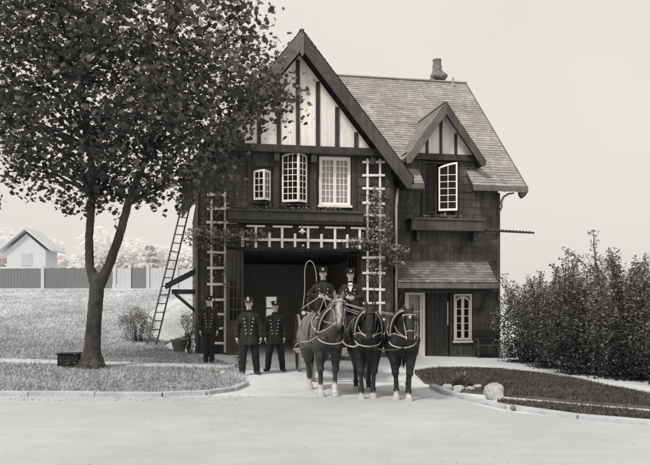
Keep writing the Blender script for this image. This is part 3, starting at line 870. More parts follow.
# --- flower ledge over the engine door, lintel, engine doors
b = MB(); b.box(.87, 5.18, -.56, -.004, 4.30, 4.56); b.box(.82, 5.23, -.61, -.004, 4.565, 4.64); b.box(.9, 5.15, -.50, -.004, 4.22, 4.297)
b.build('flower_ledge', M['barge_dark'], station, .012)
b = MB(); b.box(1.0, 5.45, -.20, -.004, 3.42, 3.60); b.build('lintel', M['timber'], station, .012)
for s_ in (1.30, 5.28):
    b = MB(); b.box(s_ - .09, s_ + .09, -.08, -.004, -.3, 3.41); b.build('door_post', M['timber'], station, .01)
def engine_leaf(hinge, ang, wd, name='engine_door'):
    b = MB(); h = 3.36
    b.box(0, .10, -.03, .03, 0, h); b.box(wd - .1, wd, -.03, .03, 0, h); b.box(.1, wd - .1, -.03, .03, 0, 1.15); b.box(.1, wd - .1, -.03, .03, h - .12, h)
    for i in range(1, 3): x = .1 + (wd - .2) * i / 3; b.box(x - .016, x + .016, -.02, .02, 1.15, h - .12)
    for j in range(1, 6): z = 1.15 + (h - 1.27) * j / 6; b.box(.1, wd - .1, -.023, .023, z - .016, z + .016)
    o = b.build(name, M['barge_dark'], station, .006); o.location = (hinge[0], hinge[1], .02); o.rotation_euler = (0, 0, ang)
    g = MB(); g.box(.1, wd - .1, -.004, .004, 1.15, h - .12); g.build('pane', M['glass_dark'], o)
engine_leaf((1.36, -.09), R(217), .66); 
# inner doors folded back inside the opening at the right
engine_leaf((5.18, .1), R(95), 1.2)
# window at the back of the garage
b = MB(); b.box(BW[0] - .06, BW[0], 8.74, 8.85, BW[2], BW[3]); b.box(BW[1], BW[1] + .06, 8.74, 8.85, BW[2], BW[3]); b.box(BW[0], BW[1], 8.74, 8.85, BW[3] - .05, BW[3]); b.box(BW[0], BW[1], 8.75, 8.84, (BW[2] + BW[3]) / 2 - .03, (BW[2] + BW[3]) / 2 + .03)
f = b.build('window', M['white_worn'], station); g = MB(); g.box(BW[0], BW[1], 8.79, 8.80, BW[2], BW[3]); g.build('pane', M['glass_white'], f)

# --- ledge below the dormer window, canopy, pole, pipes, side hood
b = MB(); b.box(7.08, 9.69, .42, .996, 4.18, 4.52); b.box(7.04, 9.73, .38, .996, 4.525, 4.60); b.build('flower_ledge', M['barge_dark'], station, .012)
for s_ in (7.3, 9.35):
    b = MB(); b.box(s_, s_ + .12, .55, .996, 3.85, 4.177); b.build('ledge_bracket', M['timber'], station, .02)
CT = [(6.60, .996, 3.16), (10.03, .996, 3.16), (9.9, -.2, 2.38), (6.42, -.2, 2.38)]
b = MB(); b.prism(CT, (0, 0, -.09)); canopy = b.build('canopy', M['timber'], station)
nC = Vector((0, -.78, 1.196)).normalized(); bC = Vector((0, 1.196, .78)).normalized(); LC = math.hypot(1.196, .78)
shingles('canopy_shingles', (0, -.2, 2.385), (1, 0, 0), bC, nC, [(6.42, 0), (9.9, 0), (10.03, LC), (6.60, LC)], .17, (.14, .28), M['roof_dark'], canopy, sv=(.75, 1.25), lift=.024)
b = MB(); b.box(6.40, 9.92, -.235, -.205, 2.20, 2.37); b.build('fascia', M['barge'], canopy, .008)
for k in range(8):
    b = MB(); b.bar((6.6 + .46 * k, -.19, 2.22), (6.6 + .46 * k, .99, 2.95), .07, .11); b.build('rafter', M['timber'], canopy)
b = MB(); b.box(6.55, 9.85, .1, .2, 2.06, 2.19); b.build('canopy_beam', M['timber'], canopy)
for s_ in (6.66, 9.75):
    b = MB(); b.bar((s_, .99, 1.45), (s_, .15, 2.1), .1, .1, (1, 0, 0)); b.build('canopy_bracket', M['timber'], canopy, .015)
b = MB(); b.tube([(9.46, .92, 4.27), (10.4, .88, 4.25), (11.74, .86, 4.2)], [.045, .045, .035], 10); pole = b.build('roof_pole', M['timber'], station, smooth=True)
b = MB()
for k in range(14): b.lathe([(.012, .0), (.02, .02), (.012, .05)], 6, (9.95 + .125 * k, .87, 4.285 - .0045 * k)) 
b.build('peg', M['metal'], pole)
b = MB(); b.tube([(-.07, -.08, -.1), (-.07, -.08, 5.0), (-.16, -.1, 5.25)], .04, 10); b.build('downpipe', M['roof_dark'], station, smooth=True)
b = MB(); b.tube([(6.40, -.06, .0), (6.40, -.06, 4.9), (6.5, .1, 5.5)], .04, 10); b.build('downpipe', M['lead'], station, smooth=True)
HT = [(-.015, .7, 2.86), (-.015, 2.3, 2.86), (-1.05, 2.3, 2.32), (-1.05, .7, 2.32)]
b = MB(); b.prism(HT, (0, 0, -.14)); hood = b.build('side_hood', M['timber'], station)
nH = Vector((-.54, 0, 1.035)).normalized(); bH = Vector((1.035, 0, .54)).normalized()
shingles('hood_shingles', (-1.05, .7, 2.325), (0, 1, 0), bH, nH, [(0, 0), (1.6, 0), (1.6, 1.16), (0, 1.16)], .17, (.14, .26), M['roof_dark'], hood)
for v_ in (.8, 2.15):
    b = MB(); b.box(-.85, -.02, v_, v_ + .1, 2.02, 2.16); b.bar((-.03, v_ + .05, 1.4), (-.75, v_ + .05, 2.02), .1, .1, (0, 1, 0)); b.build('hood_bracket', M['timber'], hood, .02)
b = MB(); b.box(-.03, -.004, 1.0, 2.0, -.2, 2.0); b.build('door', M['timber'], station)
# ------------------------------------------------------------------ trellises and vines on the facade
def trellis(label, s_up, z0, z1, rungs, s0, s1, v):
    t = empty('trellis', W((s0 + s1) / 2, v, z0), TH, label, 'trellis')
    cs = (s0 + s1) / 2
    for s_ in s_up:
        b = MB(); b.box(s_ - cs - .034, s_ - cs + .034, -.02, .02, 0, z1 - z0); b.build('upright', M['white_worn'], t, .004)
    for (z, a, c) in rungs:
        b = MB(); b.bar((a - cs, -.032, z - z0 + rnd.uniform(-.022, .022)), (c - cs, -.032, z - z0 + rnd.uniform(-.022, .022)), .024, .075); b.build('rung', M['white_worn'], t, .004)
    for s_ in s_up:
        for z in (z0 + .5, (z0 + z1) / 2, z1 - .35):
            b = MB(); b.box(s_ - cs - .015, s_ - cs + .015, .02, -v - .0, z - z0 - .015, z - z0 + .015); b.build('standoff', M['white_worn'], t)
    return t
zl = [5.1, 4.67, 4.25, 3.77, 3.3, 2.82, 2.32, 1.81, 1.37, .93, .46]
trellis('tall white ladder trellis on the wall left of the engine door', (.38, .80), .16, 5.2, [(z, .24 if z != 4.25 else .22, .96 if z != 4.25 else 1.2) for z in zl], .24, .96, -.15)
zr = [6.31, 5.87, 5.45, 4.96, 4.57, 4.11, 3.69, 3.2, 2.67, 2.17, 1.7, 1.2, .7]
trellis('tall white ladder trellis on the wall right of the engine door', (5.40, 5.82), .0, 6.42, [(z, 5.22, 5.98) for z in zr], 5.22, 5.98, -.15)
t = empty('trellis', W(3.25, -.36, 3.45), TH, 'long horizontal white trellis of T-shaped bars over the engine door', 'trellis')
b = MB(); b.box(-1.95, 1.95, -.02, .02, .22, .30); b.build('rail', M['white_worn'], t, .004)
for s_, a, c in ((1.74, 1.45, 2.03), (2.57, 2.27, 2.90), (3.40, 3.10, 3.74), (4.27, 3.94, 4.60), (5.08, 4.78, 5.2)):
    b = MB(); b.box(s_ - 3.25 - .038, s_ - 3.25 + .038, -.055, -.022, .0, .64); b.build('upright', M['white_worn'], t, .004)
    b = MB(); b.box(a - 3.25, c - 3.25, -.058, -.02, .643, .70); b.build('cap_rail', M['white_worn'], t, .004)
for s_ in (1.33, 2.17, 2.98, 3.83, 4.67):
    b = MB(); b.box(s_ - 3.25 - .038, s_ - 3.25 + .038, -.055, -.022, .03, .46); b.build('short_upright', M['white_worn'], t, .004)
for s_ in (1.5, 3.25, 5.0):
    b = MB(); b.box(s_ - 3.25 - .025, s_ - 3.25 + .025, .02, .158, .07, .12); b.build('standoff', M['white_worn'], t)
# pendant lamp
lp = empty('pendant_lamp', W(3.20, -.46, 4.22), TH, 'small white shaded lamp hanging under the ledge over the engine door', 'lamp')
b = MB(); b.tube([(0, 0, 0), (0, 0, -.17)], .012, 8); b.build('stem', M['metal'], lp)
b = MB(); b.lathe([(.03, -.15), (.035, -.19), (.12, -.25), (.13, -.27), (.11, -.262), (.03, -.21)], 20); b.build('lamp_shade', M['white'], lp, smooth=True)
b = MB(); b.lathe([(.02, -.21), (.05, -.25), (.055, -.29), (.03, -.32)], 14); b.build('bulb', M['white'], lp, smooth=True)

def vine(label, stems, clusters, loc):
    """stems: polylines (s,v,z); clusters: (s,v,z, rs,rv,rz, n)"""
    t = empty('climbing_vine', W(*loc), TH, label, 'climbing plant')
    b = MB(); o = Vector(loc)
    for st in stems:
        pts = []
        for p, q in zip(st[:-1], st[1:]):
            for k in range(5):
                pts.append(Vector(p).lerp(Vector(q), k / 5) - o + Vector((rnd.uniform(-.03, .03), rnd.uniform(-.02, .02), 0)))
        pts.append(Vector(st[-1]) - o)
        b.tube(pts, [.022 - .016 * i / len(pts) for i in range(len(pts))], 6)
    b.build('stem', M['bark'], t, smooth=True)
    P = []; S = []
    for (s_, v_, z_, a, c, d, n) in clusters:
        for i in range(int(n * 2.1)):
            g = nrg.normal(size=3); g /= max(1, np.linalg.norm(g) / 1.7)
            p = (s_ + g[0] * a * .6, min(v_ + g[1] * c * .6, -.06), z_ + g[2] * d * .6)
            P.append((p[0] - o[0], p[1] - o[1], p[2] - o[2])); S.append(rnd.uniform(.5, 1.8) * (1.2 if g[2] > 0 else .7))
    leaves('foliage', P, .105, RHOMB, M['vine'], t, shades=np.array(S))
vine('leafy vine climbing the left trellis with a bushy overhanging clump',
     [[(.55, -.12, .1), (.45, -.18, 1.5), (.6, -.16, 2.8), (.5, -.22, 4.0), (.7, -.2, 5.1)], [(.5, -.2, 3.6), (1.0, -.35, 3.85), (1.6, -.5, 3.8)], [(.5, -.2, 3.5), (.0, -.3, 3.8), (-.3, -.35, 3.6)]],
     [(.2, -.3, 3.75, .7, .35, .35, 230), (1.05, -.42, 3.75, .75, .3, .28, 220), (.6, -.25, 4.5, .35, .2, .6, 50), (.55, -.2, 3.1, .4, .2, .5, 60), (.6, -.18, 2.4, .35, .15, .5, 28),
      (.75, -.2, 4.95, .5, .25, .35, 40), (1.7, -.55, 3.85, .5, .2, .15, 50), (.5, -.18, 1.3, .3, .12, .8, 20)], (.55, -.12, .1))
vine('leafy vine climbing the right trellis with twigs reaching sideways',
     [[(5.62, -.12, .0), (5.55, -.2, 1.6), (5.7, -.18, 3.0), (5.6, -.2, 4.3), (5.75, -.2, 5.3)], [(5.7, -.2, 3.4), (6.1, -.3, 3.3), (6.6, -.35, 3.5)], [(5.6, -.2, 3.6), (5.2, -.35, 3.7), (4.7, -.45, 3.62)], [(5.7, -.2, 3.0), (6.2, -.3, 3.05), (6.5, -.35, 2.95)]],
     [(5.6, -.25, 4.5, .3, .2, .7, 150), (5.5, -.3, 3.7, .6, .25, .35, 200), (6.15, -.3, 3.35, .5, .2, .3, 110), (5.0, -.42, 3.65, .5, .15, .15, 70), (6.5, -.36, 3.45, .3, .12, .14, 34), (5.65, -.2, 2.8, .35, .15, .5, 90),
      (5.75, -.2, 5.2, .35, .2, .3, 60), (6.35, -.3, 2.98, .3, .1, .12, 30), (6.0, -.25, 4.1, .25, .15, .4, 60)], (5.62, -.12, 0))
def ledge_plant(label, s0, s1, v, z, n):
    t = empty('trailing_plant', W((s0 + s1) / 2, v, z), TH, label, 'plant')
    b = MB()
    P = []
    for k in range(n):
        x = rnd.uniform(s0, s1) - (s0 + s1) / 2; h = rnd.uniform(.04, .16)
        b.tube([(x, 0, 0), (x + rnd.uniform(-.05, .05), rnd.uniform(-.08, .05), h)], [.006, .003], 4)
        for j in range(5): P.append((x + rnd.gauss(0, .06), rnd.gauss(-.02, .06), max(.015, rnd.gauss(h * .7, .04))))
    b.build('stem', M['bark'], t)
    leaves('foliage', P, .06, RHOMB, M['vine'], t, shade=(.6, 2.0))
ledge_plant('low straggling plants along the ledge over the engine door', 1.6, 4.8, -.35, 4.64, 60)
ledge_plant('low straggling plants on the ledge under the dormer window', 7.5, 9.0, .6, 4.60, 32)

# ------------------------------------------------------------------ ladder against the left eave
lf = Vector((-5.88, 25.4, gz(-5.88, 25.4))); lt_ = Vector((-4.60, 25.45, 5.50))
t = empty('ladder', lf, 0, 'long wooden ladder leaning up to the left eave', 'ladder')
wv = Vector((.70, .70, 0)) * .36; dv = lt_ - lf
for k in (-.5, .5):
    b = MB(); b.bar(wv * k, dv + wv * k * .9, .045, .07, (0, 1, 0)); b.build('rail', M['ladder'], t, .006)
for i in range(1, 18):
    p = dv * (i / 18); b = MB(); b.tube([p - wv * .5, p + wv * .5], .017, 8); b.build('rung', M['ladder'], t)

# ------------------------------------------------------------------ the maple
def limb(b, pts, rs, n=10, sub=5, wob=.03):
    P = []; Q = []
    for i in range(len(pts) - 1):
        for k in range(sub):
            f = k / sub
            P.append(Vector(pts[i]).lerp(Vector(pts[i + 1]), f) + Vector((rnd.uniform(-wob, wob), rnd.uniform(-wob, wob), 0)) * (1 if (i or k) else 0))
            Q.append((rs[i] * (1 - f) + rs[i + 1] * f) * rnd.uniform(.95, 1.05))
    P.append(Vector(pts[-1])); Q.append(rs[-1])
    b.tube(P, Q, n)
tb = Vector((-5.66, 18.2, gz(-5.66, 18.2) + .03))
t = empty('maple_tree', tb, 0, 'large dark maple with forked trunk on the left lawn', 'tree')
og = Org()
z0 = tb.z
og.chain([(0, 0, -.1), (.01, 0, .5), (.06, 0, 1.2), (.12, 0, 1.9), (.14, 0, 2.15)], [.28, .20, .175, .175, .17])
for a in range(7):
    an = a * .9; og.cap((.12 * math.cos(an), .12 * math.sin(an), .35), (.36 * math.cos(an), .36 * math.sin(an), -.08), .10, .06)
lp_ = [(.10, 0, 2.0), (-.06, .02, 2.5), (-.08, .05, 3.2), (.0, .05, 4.2), (-.05, .1, 5.4), (-.3, .1, 7.0), (-.35, 0, 8.6)]
rp_ = [(.18, 0, 2.0), (.42, -.02, 2.5), (.68, -.05, 3.2), (.90, -.05, 4.0), (1.35, .1, 5.3), (1.7, .15, 6.6), (1.9, .1, 8.2)]
og.chain(lp_, [.135, .108, .098, .09, .075, .055, .03]); og.chain(rp_, [.14, .115, .105, .095, .08, .055, .03])
og.build('trunk', [M['bark']], t, .03, 2, wob=.008)
CR = Vector((.85, .2, 7.0))        # crown centre relative to the trunk base
clumps = []
tries = 0
while len(clumps) < 225 and tries < 30000:
    tries += 1
    x, y, z = rnd.uniform(-5.0, 3.75), rnd.uniform(-3.0, 3.2), rnd.uniform(-3.1, 3.6)
    rr = math.hypot(math.hypot(x / ((4.9 if x < 0 else 4.0 if z < 1 else 3.6) if z > -1.2 else (4.6 if x < 0 else 3.4)), y / 3.1), z / (3.5 if z > 0 else 2.95))
    if rr > 1 or rr < .25: continue
    c = CR + Vector((x, y, z))
    if any((c - q).length < .62 for q in clumps): continue
    clumps.append(c)
skel = [Vector(p) for p in lp_[2:] + rp_[2:]]
for i, c in enumerate(clumps):
    if i % 3: continue
    q = min(skel, key=lambda p: (p - c).length + max(0, p.z - c.z + .3) * 2)
    m_ = q.lerp(c, .5) + Vector((0, 0, .18))
    b = MB(); limb(b, [q, m_, c], [.055, .032, .008], 7, 4, .03); b.build('branch', M['bark'], t, smooth=True)
P = []; S = []
for c in clumps:
    n = rnd.randint(75, 200); r = rnd.uniform(.34, .56); br = rnd.uniform(.65, 1.25)
    g = nrg.normal(size=(n, 3)); g /= np.maximum(1, np.linalg.norm(g, axis=1) / 1.9)[:, None]
    p = np.array(c) + g * np.array([r, r, r * .75])
    for k in range(n):
        if p[k, 2] + z0 < 3.55 or np.linalg.norm(g[k]) > 1.75 and rnd.random() < .6: continue
        P.append(p[k]); S.append(br * rnd.uniform(.5, 1.5) * (1 + .35 * g[k, 2] / 1.5) * ((3.0 if c.x > 1.6 else 1.8) if rnd.random() < (.24 if c.x > 1.6 else .1) else 1))  # light painted in: clump tops lighter, glinting leaves mostly on the right
# stray hanging sprays below the crown
for (dx, dz) in ((-3.2, 3.95), (-2.4, 4.0), (-1.5, 4.1), (-.7, 3.9), (.1, 4.0), (.45, 3.72), (1.5, 3.9), (2.2, 4.05), (2.9, 4.0), (3.4, 4.1), (-3.8, 4.1), (-4.4, 4.2), (-2.0, 4.4)):
    for k in range(20):
        P.append((dx + rnd.gauss(0, .12), rnd.gauss(0, .3), dz + .12 + rnd.gauss(0, .14))); S.append(rnd.uniform(.5, 1.3))
leaves('crown', P, .135, MAPLE, M['maple'], t, shades=np.array(S), flat=.35)
P = [(rnd.gauss(-.05, .25), rnd.gauss(-.15, .2), abs(rnd.gauss(.05, .16))) for k in range(160)]
leaves('foliage', P, .07, LANCE, M['leaf_grey'], t, shade=(.5, 1.7))

# ------------------------------------------------------------------ shrubs
def shrub(name, loc, rx, ry, h, n, size, m, label, cat, group=None, shape=RHOMB, low=.35, stems=7, spikes=0):
    x, y = loc
    t = empty(name, (x, y, gz(x, y) + .02), 0, label, cat, group)
    b = MB(); tips = []
    for k in range(stems):
        a = rnd.uniform(0, 6.28); r = rnd.uniform(.1, .75)
        tip = Vector((rx * r * math.cos(a), ry * r * math.sin(a), h * rnd.uniform(.55, .92)))
        limb(b, [(rx * .12 * math.cos(a), ry * .12 * math.sin(a), -.05), tip * .5 + Vector((0, 0, .1)), tip], [.03 * h / 2, .02 * h / 2, .006], 6, 4, .03)
    P = []; S = []
    nc = max(10, int(n / 85))
    for i in range(nc):
        a = rnd.uniform(0, 6.28); u = rnd.random() ** .5; zc = h * (low + (1 - low) * rnd.random() ** .8)
        e = math.sqrt(max(.08, 1 - ((zc / h - .5) / .56) ** 2))
        c = (rx * u * e * math.cos(a), ry * u * e * math.sin(a), zc); br = rnd.uniform(.6, 1.2)
        for k in range(int(n / nc)):
            g = nrg.normal(size=3); g /= max(1, np.linalg.norm(g) / 1.8); rr = .17 * min(rx, h * .5) + .05
            p = (c[0] + g[0] * rr, c[1] + g[1] * rr, max(.03, c[2] + g[2] * rr * 1.1))
            P.append(p); S.append(br * rnd.uniform(.5, 1.4) * (.22 + 1.25 * (p[2] / h) ** 1.6) * (1.9 if rnd.random() < .10 else 1))  # painted shading: leaves darken towards the ground, highlights near the top
    for k in range(spikes):
        a = rnd.uniform(0, 6.28); bx, by = rx * .6 * math.cos(a), ry * .6 * math.sin(a); lean = rnd.uniform(-.4, .4); hh = rnd.uniform(.3, .75)
        limb(b, [(bx, by, h * .8), (bx + lean * .5, by, h + hh * .5), (bx + lean, by, h + hh)], [.014, .009, .004], 5, 3, .01)
        for j in range(60):
            f = rnd.random(); P.append((bx + lean * f + rnd.gauss(0, .05), by + rnd.gauss(0, .05), h * .85 + (h * .15 + hh) * f)); S.append(rnd.uniform(.7, 1.6))
    b.build('stem', M['bark'], t, smooth=True)
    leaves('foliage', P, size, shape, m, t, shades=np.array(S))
    return t
HG = 'shrubs in a row along the right path'
hl = ['leafy dark shrub at the building corner, farthest of the right row', 'tall dark shrub, second from the building in the right row', 'broad dark shrub in the middle of the right row',
      'dark shrub with upright shoots near the right edge', 'nearest big dark shrub of the right row, cut by the frame edge', 'dark shrub set behind the corner shrub of the right row', 'dark shrub behind the middle shrubs of the right row']
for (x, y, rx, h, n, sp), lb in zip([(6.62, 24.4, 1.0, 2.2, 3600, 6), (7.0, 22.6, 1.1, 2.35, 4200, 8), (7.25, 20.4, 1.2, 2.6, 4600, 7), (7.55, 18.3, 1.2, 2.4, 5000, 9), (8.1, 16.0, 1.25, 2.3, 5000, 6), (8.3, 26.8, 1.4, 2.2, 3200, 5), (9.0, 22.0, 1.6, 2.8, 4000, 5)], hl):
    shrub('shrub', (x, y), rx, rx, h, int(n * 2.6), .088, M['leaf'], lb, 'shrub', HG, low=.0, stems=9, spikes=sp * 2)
# slender sapling rising out of the hedge
sx, sy = 7.05, 19.3
t = empty('sapling', (sx, sy, gz(sx, sy) + .02), 0, 'slender sapling rising above the right hedge near the frame edge', 'tree')
b = MB(); limb(b, [(0, 0, -.05), (.05, 0, 1.5), (-.05, 0, 2.8), (-.15, 0, 3.75)], [.04, .03, .02, .008], 8, 5, .02)
limb(b, [(-.02, 0, 2.5), (-.4, 0, 2.9), (-.85, 0, 3.25)], [.018, .012, .005], 6, 4, .02); limb(b, [(0, 0, 2.4), (.25, 0, 2.9), (.3, 0, 3.3)], [.018, .012, .005], 6, 4, .02); b.build('trunk', M['bark'], t, smooth=True)
P = []
for k in range(260):
    f = rnd.random(); q = rnd.random()
    if q < .45: P.append((-.05 - .1 * f + rnd.gauss(0, .06), rnd.gauss(0, .06), 2.7 + 1.05 * f))
    elif q < .75: P.append((-.4 - .45 * f + rnd.gauss(0, .06), rnd.gauss(0, .06), 2.9 + .35 * f + rnd.gauss(0, .05)))
    else: P.append((.2 + .1 * f + rnd.gauss(0, .1), rnd.gauss(0, .08), 2.6 + .7 * f))
leaves('crown', P, .13, LANCE, M['leaf'], t, shade=(.7, 1.7))
shrub('shrub', (-6.55, 26.3), .6, .5, 1.1, 4200, .075, M['leaf_grey'], 'pale loose bush on the slope left of the ladder', 'shrub', None, LANCE, .0, 9, 0)
shrub('shrub', (-4.13, 22.95), .32, .3, 1.25, 1500, .08, M['leaf'], 'upright leafy shrub against the left corner of the building', 'shrub', None, LANCE, .0, 7, 0)
shrub('shrub', (-2.12, 18.75), .17, .17, .34, 170, .075, M['maple'], 'small dark leafy plant beside the drive near the standing men', 'plant', None, LANCE, .0, 5, 0)

# clay planter beside the side door
px_, py_ = -4.50, 23.15
t = empty('planter', (px_, py_, gz(px_, py_) + .06), .2, 'square clay planter standing by the left corner shrub', 'planter')
b = MB(); b.prism([(-.17, -.17, 0), (.17, -.17, 0), (.17, .17, 0), (-.17, .17, 0)], (0, 0, .02)); b.add([(-.17, -.17, .02), (.17, -.17, .02), (.17, .17, .02), (-.17, .17, .02), (-.24, -.24, .33), (.24, -.24, .33), (.24, .24, .33), (-.24, .24, .33)], [(0, 1, 5, 4), (1, 2, 6, 5), (2, 3, 7, 6), (3, 0, 4, 7), (4, 5, 6, 7)]); b.build('pot', M['terra'], t, .01)
b = MB(); b.box(-.26, .26, -.26, -.2, .31, .37); b.box(-.26, .26, .2, .26, .31, .37); b.box(-.26, -.2, -.2, .2, .31, .37); b.box(.2, .26, -.2, .2, .31, .37); b.build('rim', M['terra'], t, .01)
b = MB(); b.box(-.2, .2, -.2, .2, .325, .345); b.build('soil', M['bark'], t)
leaves('foliage', [(rnd.gauss(.05, .1), rnd.gauss(0, .1), .36 + abs(rnd.gauss(0, .1))) for k in range(60)], .07, LANCE, M['vine'], t)

# ------------------------------------------------------------------ rocks and the spiky plant at the drive corner
def rock(loc, r, label, m='rock_pale', group=None, seed=0, tilt=0):
    g = random.Random(seed); o = Org(); x, y = loc
    for k in range(7):
        o.ell((g.uniform(-.4, .4) * r[0], g.uniform(-.4, .4) * r[1], g.uniform(.15, .55) * r[2]), (r[0] * g.uniform(.45, .75), r[1] * g.uniform(.45, .75), r[2] * g.uniform(.4, .6)), Euler((g.uniform(-.6, .6), g.uniform(-.6, .6), g.uniform(0, 3))).to_matrix())
    ob = o.build('rock', [M[m]], None, max(r) / 9, 2, wob=max(r) * .03)
    for p in ob.data.polygons: p.use_smooth = False
    ob.location = (x, y, gz(x, y) + .03); ob.rotation_euler = (0, tilt, 0)
    tag(ob, label, 'rock', group)
rock((3.0, 13.42), (.19, .17, .29), 'tallest pale boulder beside the right lawn edge', seed=3, tilt=.15)
for i, (x, y, r, lb) in enumerate([(2.40, 14.75, .13, 'left stone of the ring around the spiky plant'), (2.58, 14.50, .14, 'front left stone of the ring around the spiky plant'), (2.80, 14.50, .12, 'front right stone of the ring around the spiky plant'),
                                   (2.98, 14.72, .13, 'right stone of the ring around the spiky plant')]):
    rock((x, y), (r, r * .9, r * .8), lb, seed=20 + i, group='stones ringing the spiky plant')
rock((3.02, 12.05), (.06, .05, .07), 'small lone stone on the kerb right of the drive', 'stone', seed=31)
rock((-2.36, 17.35), (.12, .1, .13), 'pale stone on the left lawn corner by the drive', seed=41)
rock((-2.72, 17.9), (.10, .08, .07), 'flat stone lying on the left lawn behind the pale stone', 'stone', seed=42)
t = empty('spiky_plant', (2.70, 14.78, gz(2.7, 14.78) + .06), 0, 'spiky rosette plant in a ring of pale stones', 'plant')
b = MB()
for k in range(42):
    a = k * 2.399; el = .15 + 1.2 * (k / 42); L_ = .30 + .08 * rnd.random()
    dx, dy, dz_ = math.cos(a) * math.cos(el), math.sin(a) * math.cos(el), math.sin(el); sx_, sy_ = -math.sin(a) * .042, math.cos(a) * .042
    b.shade = rnd.uniform(.5, 1.6)
    b.add([(0, 0, .03), (dx * L_ * .55 + sx_, dy * L_ * .55 + sy_, .04 + dz_ * L_ * .6), (dx * L_, dy * L_, .02 + dz_ * L_ * .92), (dx * L_ * .55 - sx_, dy * L_ * .55 - sy_, .04 + dz_ * L_ * .6), (dx * L_ * .5, dy * L_ * .5, .015 + dz_ * L_ * .5)], [(0, 1, 2, 4), (0, 4, 2, 3)])
b.build('foliage', M['leaf_grey'], t, recalc=False)
b = MB(); b.lathe([(.06, -.06), (.05, .04), (.02, .1)], 10); b.build('stem', M['bark'], t)
# pale dry tuft at the drive corner
t = empty('grass_clump', (-1.98, 16.3, gz(-1.98, 16.3) + .04), 0, 'pale clump of dry long grass at the lawn corner by the drive', 'plant')
b = MB()
for k in range(420):
    a = rnd.uniform(0, 6.28); r = rnd.random() ** .5 * .26; x, y = r * math.cos(a), r * math.sin(a); h_ = rnd.uniform(.08, .26) * (1.15 - r * 2); l_ = rnd.uniform(0, .12)
    b.shade = rnd.uniform(.9, 1.9); b.add([(x - .006, y, 0), (x + .006, y, 0), (x + l_ * math.cos(a), y + l_ * math.sin(a), h_)], [(0, 1, 2)])
b.build('blades', M['blade_pale'], t, recalc=False)

# black box beside the maple
bx_, by_ = -6.22, 18.25
t = empty('storage_box', (bx_, by_, gz(bx_, by_) + .05), .12, 'low black box with a lid on the lawn left of the maple', 'box')
b = MB(); b.box(-.25, .25, -.18, .18, 0, .30); b.build('body', M['box'], t, .025)
b = MB(); b.box(-.268, .268, -.198, .198, .303, .345); b.build('lid', M['box'], t, .015)
b = MB(); b.tube([(-.08, -.205, .18), (-.07, -.23, .16), (.07, -.23, .16), (.08, -.205, .18)], .01, 6); b.build('handle', M['metal'], t)

# bench under the right window
bo = W(9.86, .62, 0); bz = gz(bo.x, bo.y) + .005
t = empty('bench', (bo.x, bo.y, bz), TH, 'dark slatted bench against the wall right of the arched window', 'bench')
for k in range(3):
    b = MB(); b.box(-.42, .42, -.2 + .13 * k, -.09 + .13 * k, .42, .45); b.build('seat_slat', M['timber'], t, .006)
for k in range(2):
    b = MB(); b.box(-.42, .42, .185, .215, .62 + .14 * k, .72 + .14 * k); b.build('back_slat', M['timber'], t, .006)
for s_ in (-.38, .38):
    b = MB(); b.box(s_ - .025, s_ + .025, -.19, -.14, 0, .60); b.box(s_ - .025, s_ + .025, .216, .262, 0, .88); b.box(s_ - .026, s_ + .026, -.21, .215, .36, .418); b.box(s_ - .026, s_ + .026, -.21, .215, .601, .635); b.build('end_frame', M['timber'], t, .006)

# ------------------------------------------------------------------ hazy far left: fence, house, trees
FY = 46.0
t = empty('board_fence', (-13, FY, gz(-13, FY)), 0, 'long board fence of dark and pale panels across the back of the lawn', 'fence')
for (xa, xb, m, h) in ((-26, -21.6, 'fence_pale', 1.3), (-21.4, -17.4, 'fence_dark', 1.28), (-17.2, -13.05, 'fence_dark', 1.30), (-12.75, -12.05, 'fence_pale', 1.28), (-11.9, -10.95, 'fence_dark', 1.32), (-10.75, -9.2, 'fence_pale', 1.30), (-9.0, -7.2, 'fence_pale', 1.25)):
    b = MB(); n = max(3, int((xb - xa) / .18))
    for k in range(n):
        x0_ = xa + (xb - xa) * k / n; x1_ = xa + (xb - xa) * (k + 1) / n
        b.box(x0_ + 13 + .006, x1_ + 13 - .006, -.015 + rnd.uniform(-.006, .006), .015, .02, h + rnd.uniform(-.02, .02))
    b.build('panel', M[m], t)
for x in (-26.1, -21.5, -17.3, -12.9, -11.97, -10.85, -9.1, -7.1):
    b = MB(); b.box(x + 13 - .09, x + 13 + .09, -.09, .09, -.1, 1.42); b.lathe([(.10, 1.421), (.06, 1.47), (.01, 1.52)], 8, (x + 13, 0, 0)); b.build('post', M['fence_pale'], t)
HY = 60.0
t = empty('shed', (-23.9, HY, gz(-23.9, HY)), 0, 'pale hazy gabled shed beyond the fence at the left edge', 'building')
b = MB(); b.box(-1.55, 1.55, 0, 2.6, -.2, 2.9); b.prism([(-1.55, 0, 2.9), (1.55, 0, 2.9), (0, 0, 4.25)], (0, 2.6, 0)); b.build('wall', M['house_wall'], t)
for sd_ in (-1, 1):
    b = MB(); b.prism([(0, -.4, 4.72), (sd_ * 2.15, -.4, 2.95), (sd_ * 2.15, -.4, 2.80), (0, -.4, 4.55)], (0, 3.4, 0)); b.build('roof', M['house_roof'], t, .02)
b = MB(); b.box(-.45, .45, -.05, -.004, 1.7, 2.75); f = b.build('window', M['house_wall'], t)
b = MB(); b.box(-.36, .36, -.065, -.052, 1.78, 2.67); b.build('pane', M['house_dark'], f)
P = []
for k in range(16000):
    x = rnd.uniform(-75, -9); y = rnd.uniform(118, 150); hh = 5.2 + 2.2 * math.sin(x * .31) + 1.6 * math.sin(x * .83 + 1) + 1.2 * math.sin(x * 1.9)
    P.append((x, y, 5 + hh * rnd.random() ** .7))
w_ = leaves('distant_wood', P, 1.5, RHOMB, M['misty'], None, shade=(1.0, 1.06), flat=2.5, fold=.05)
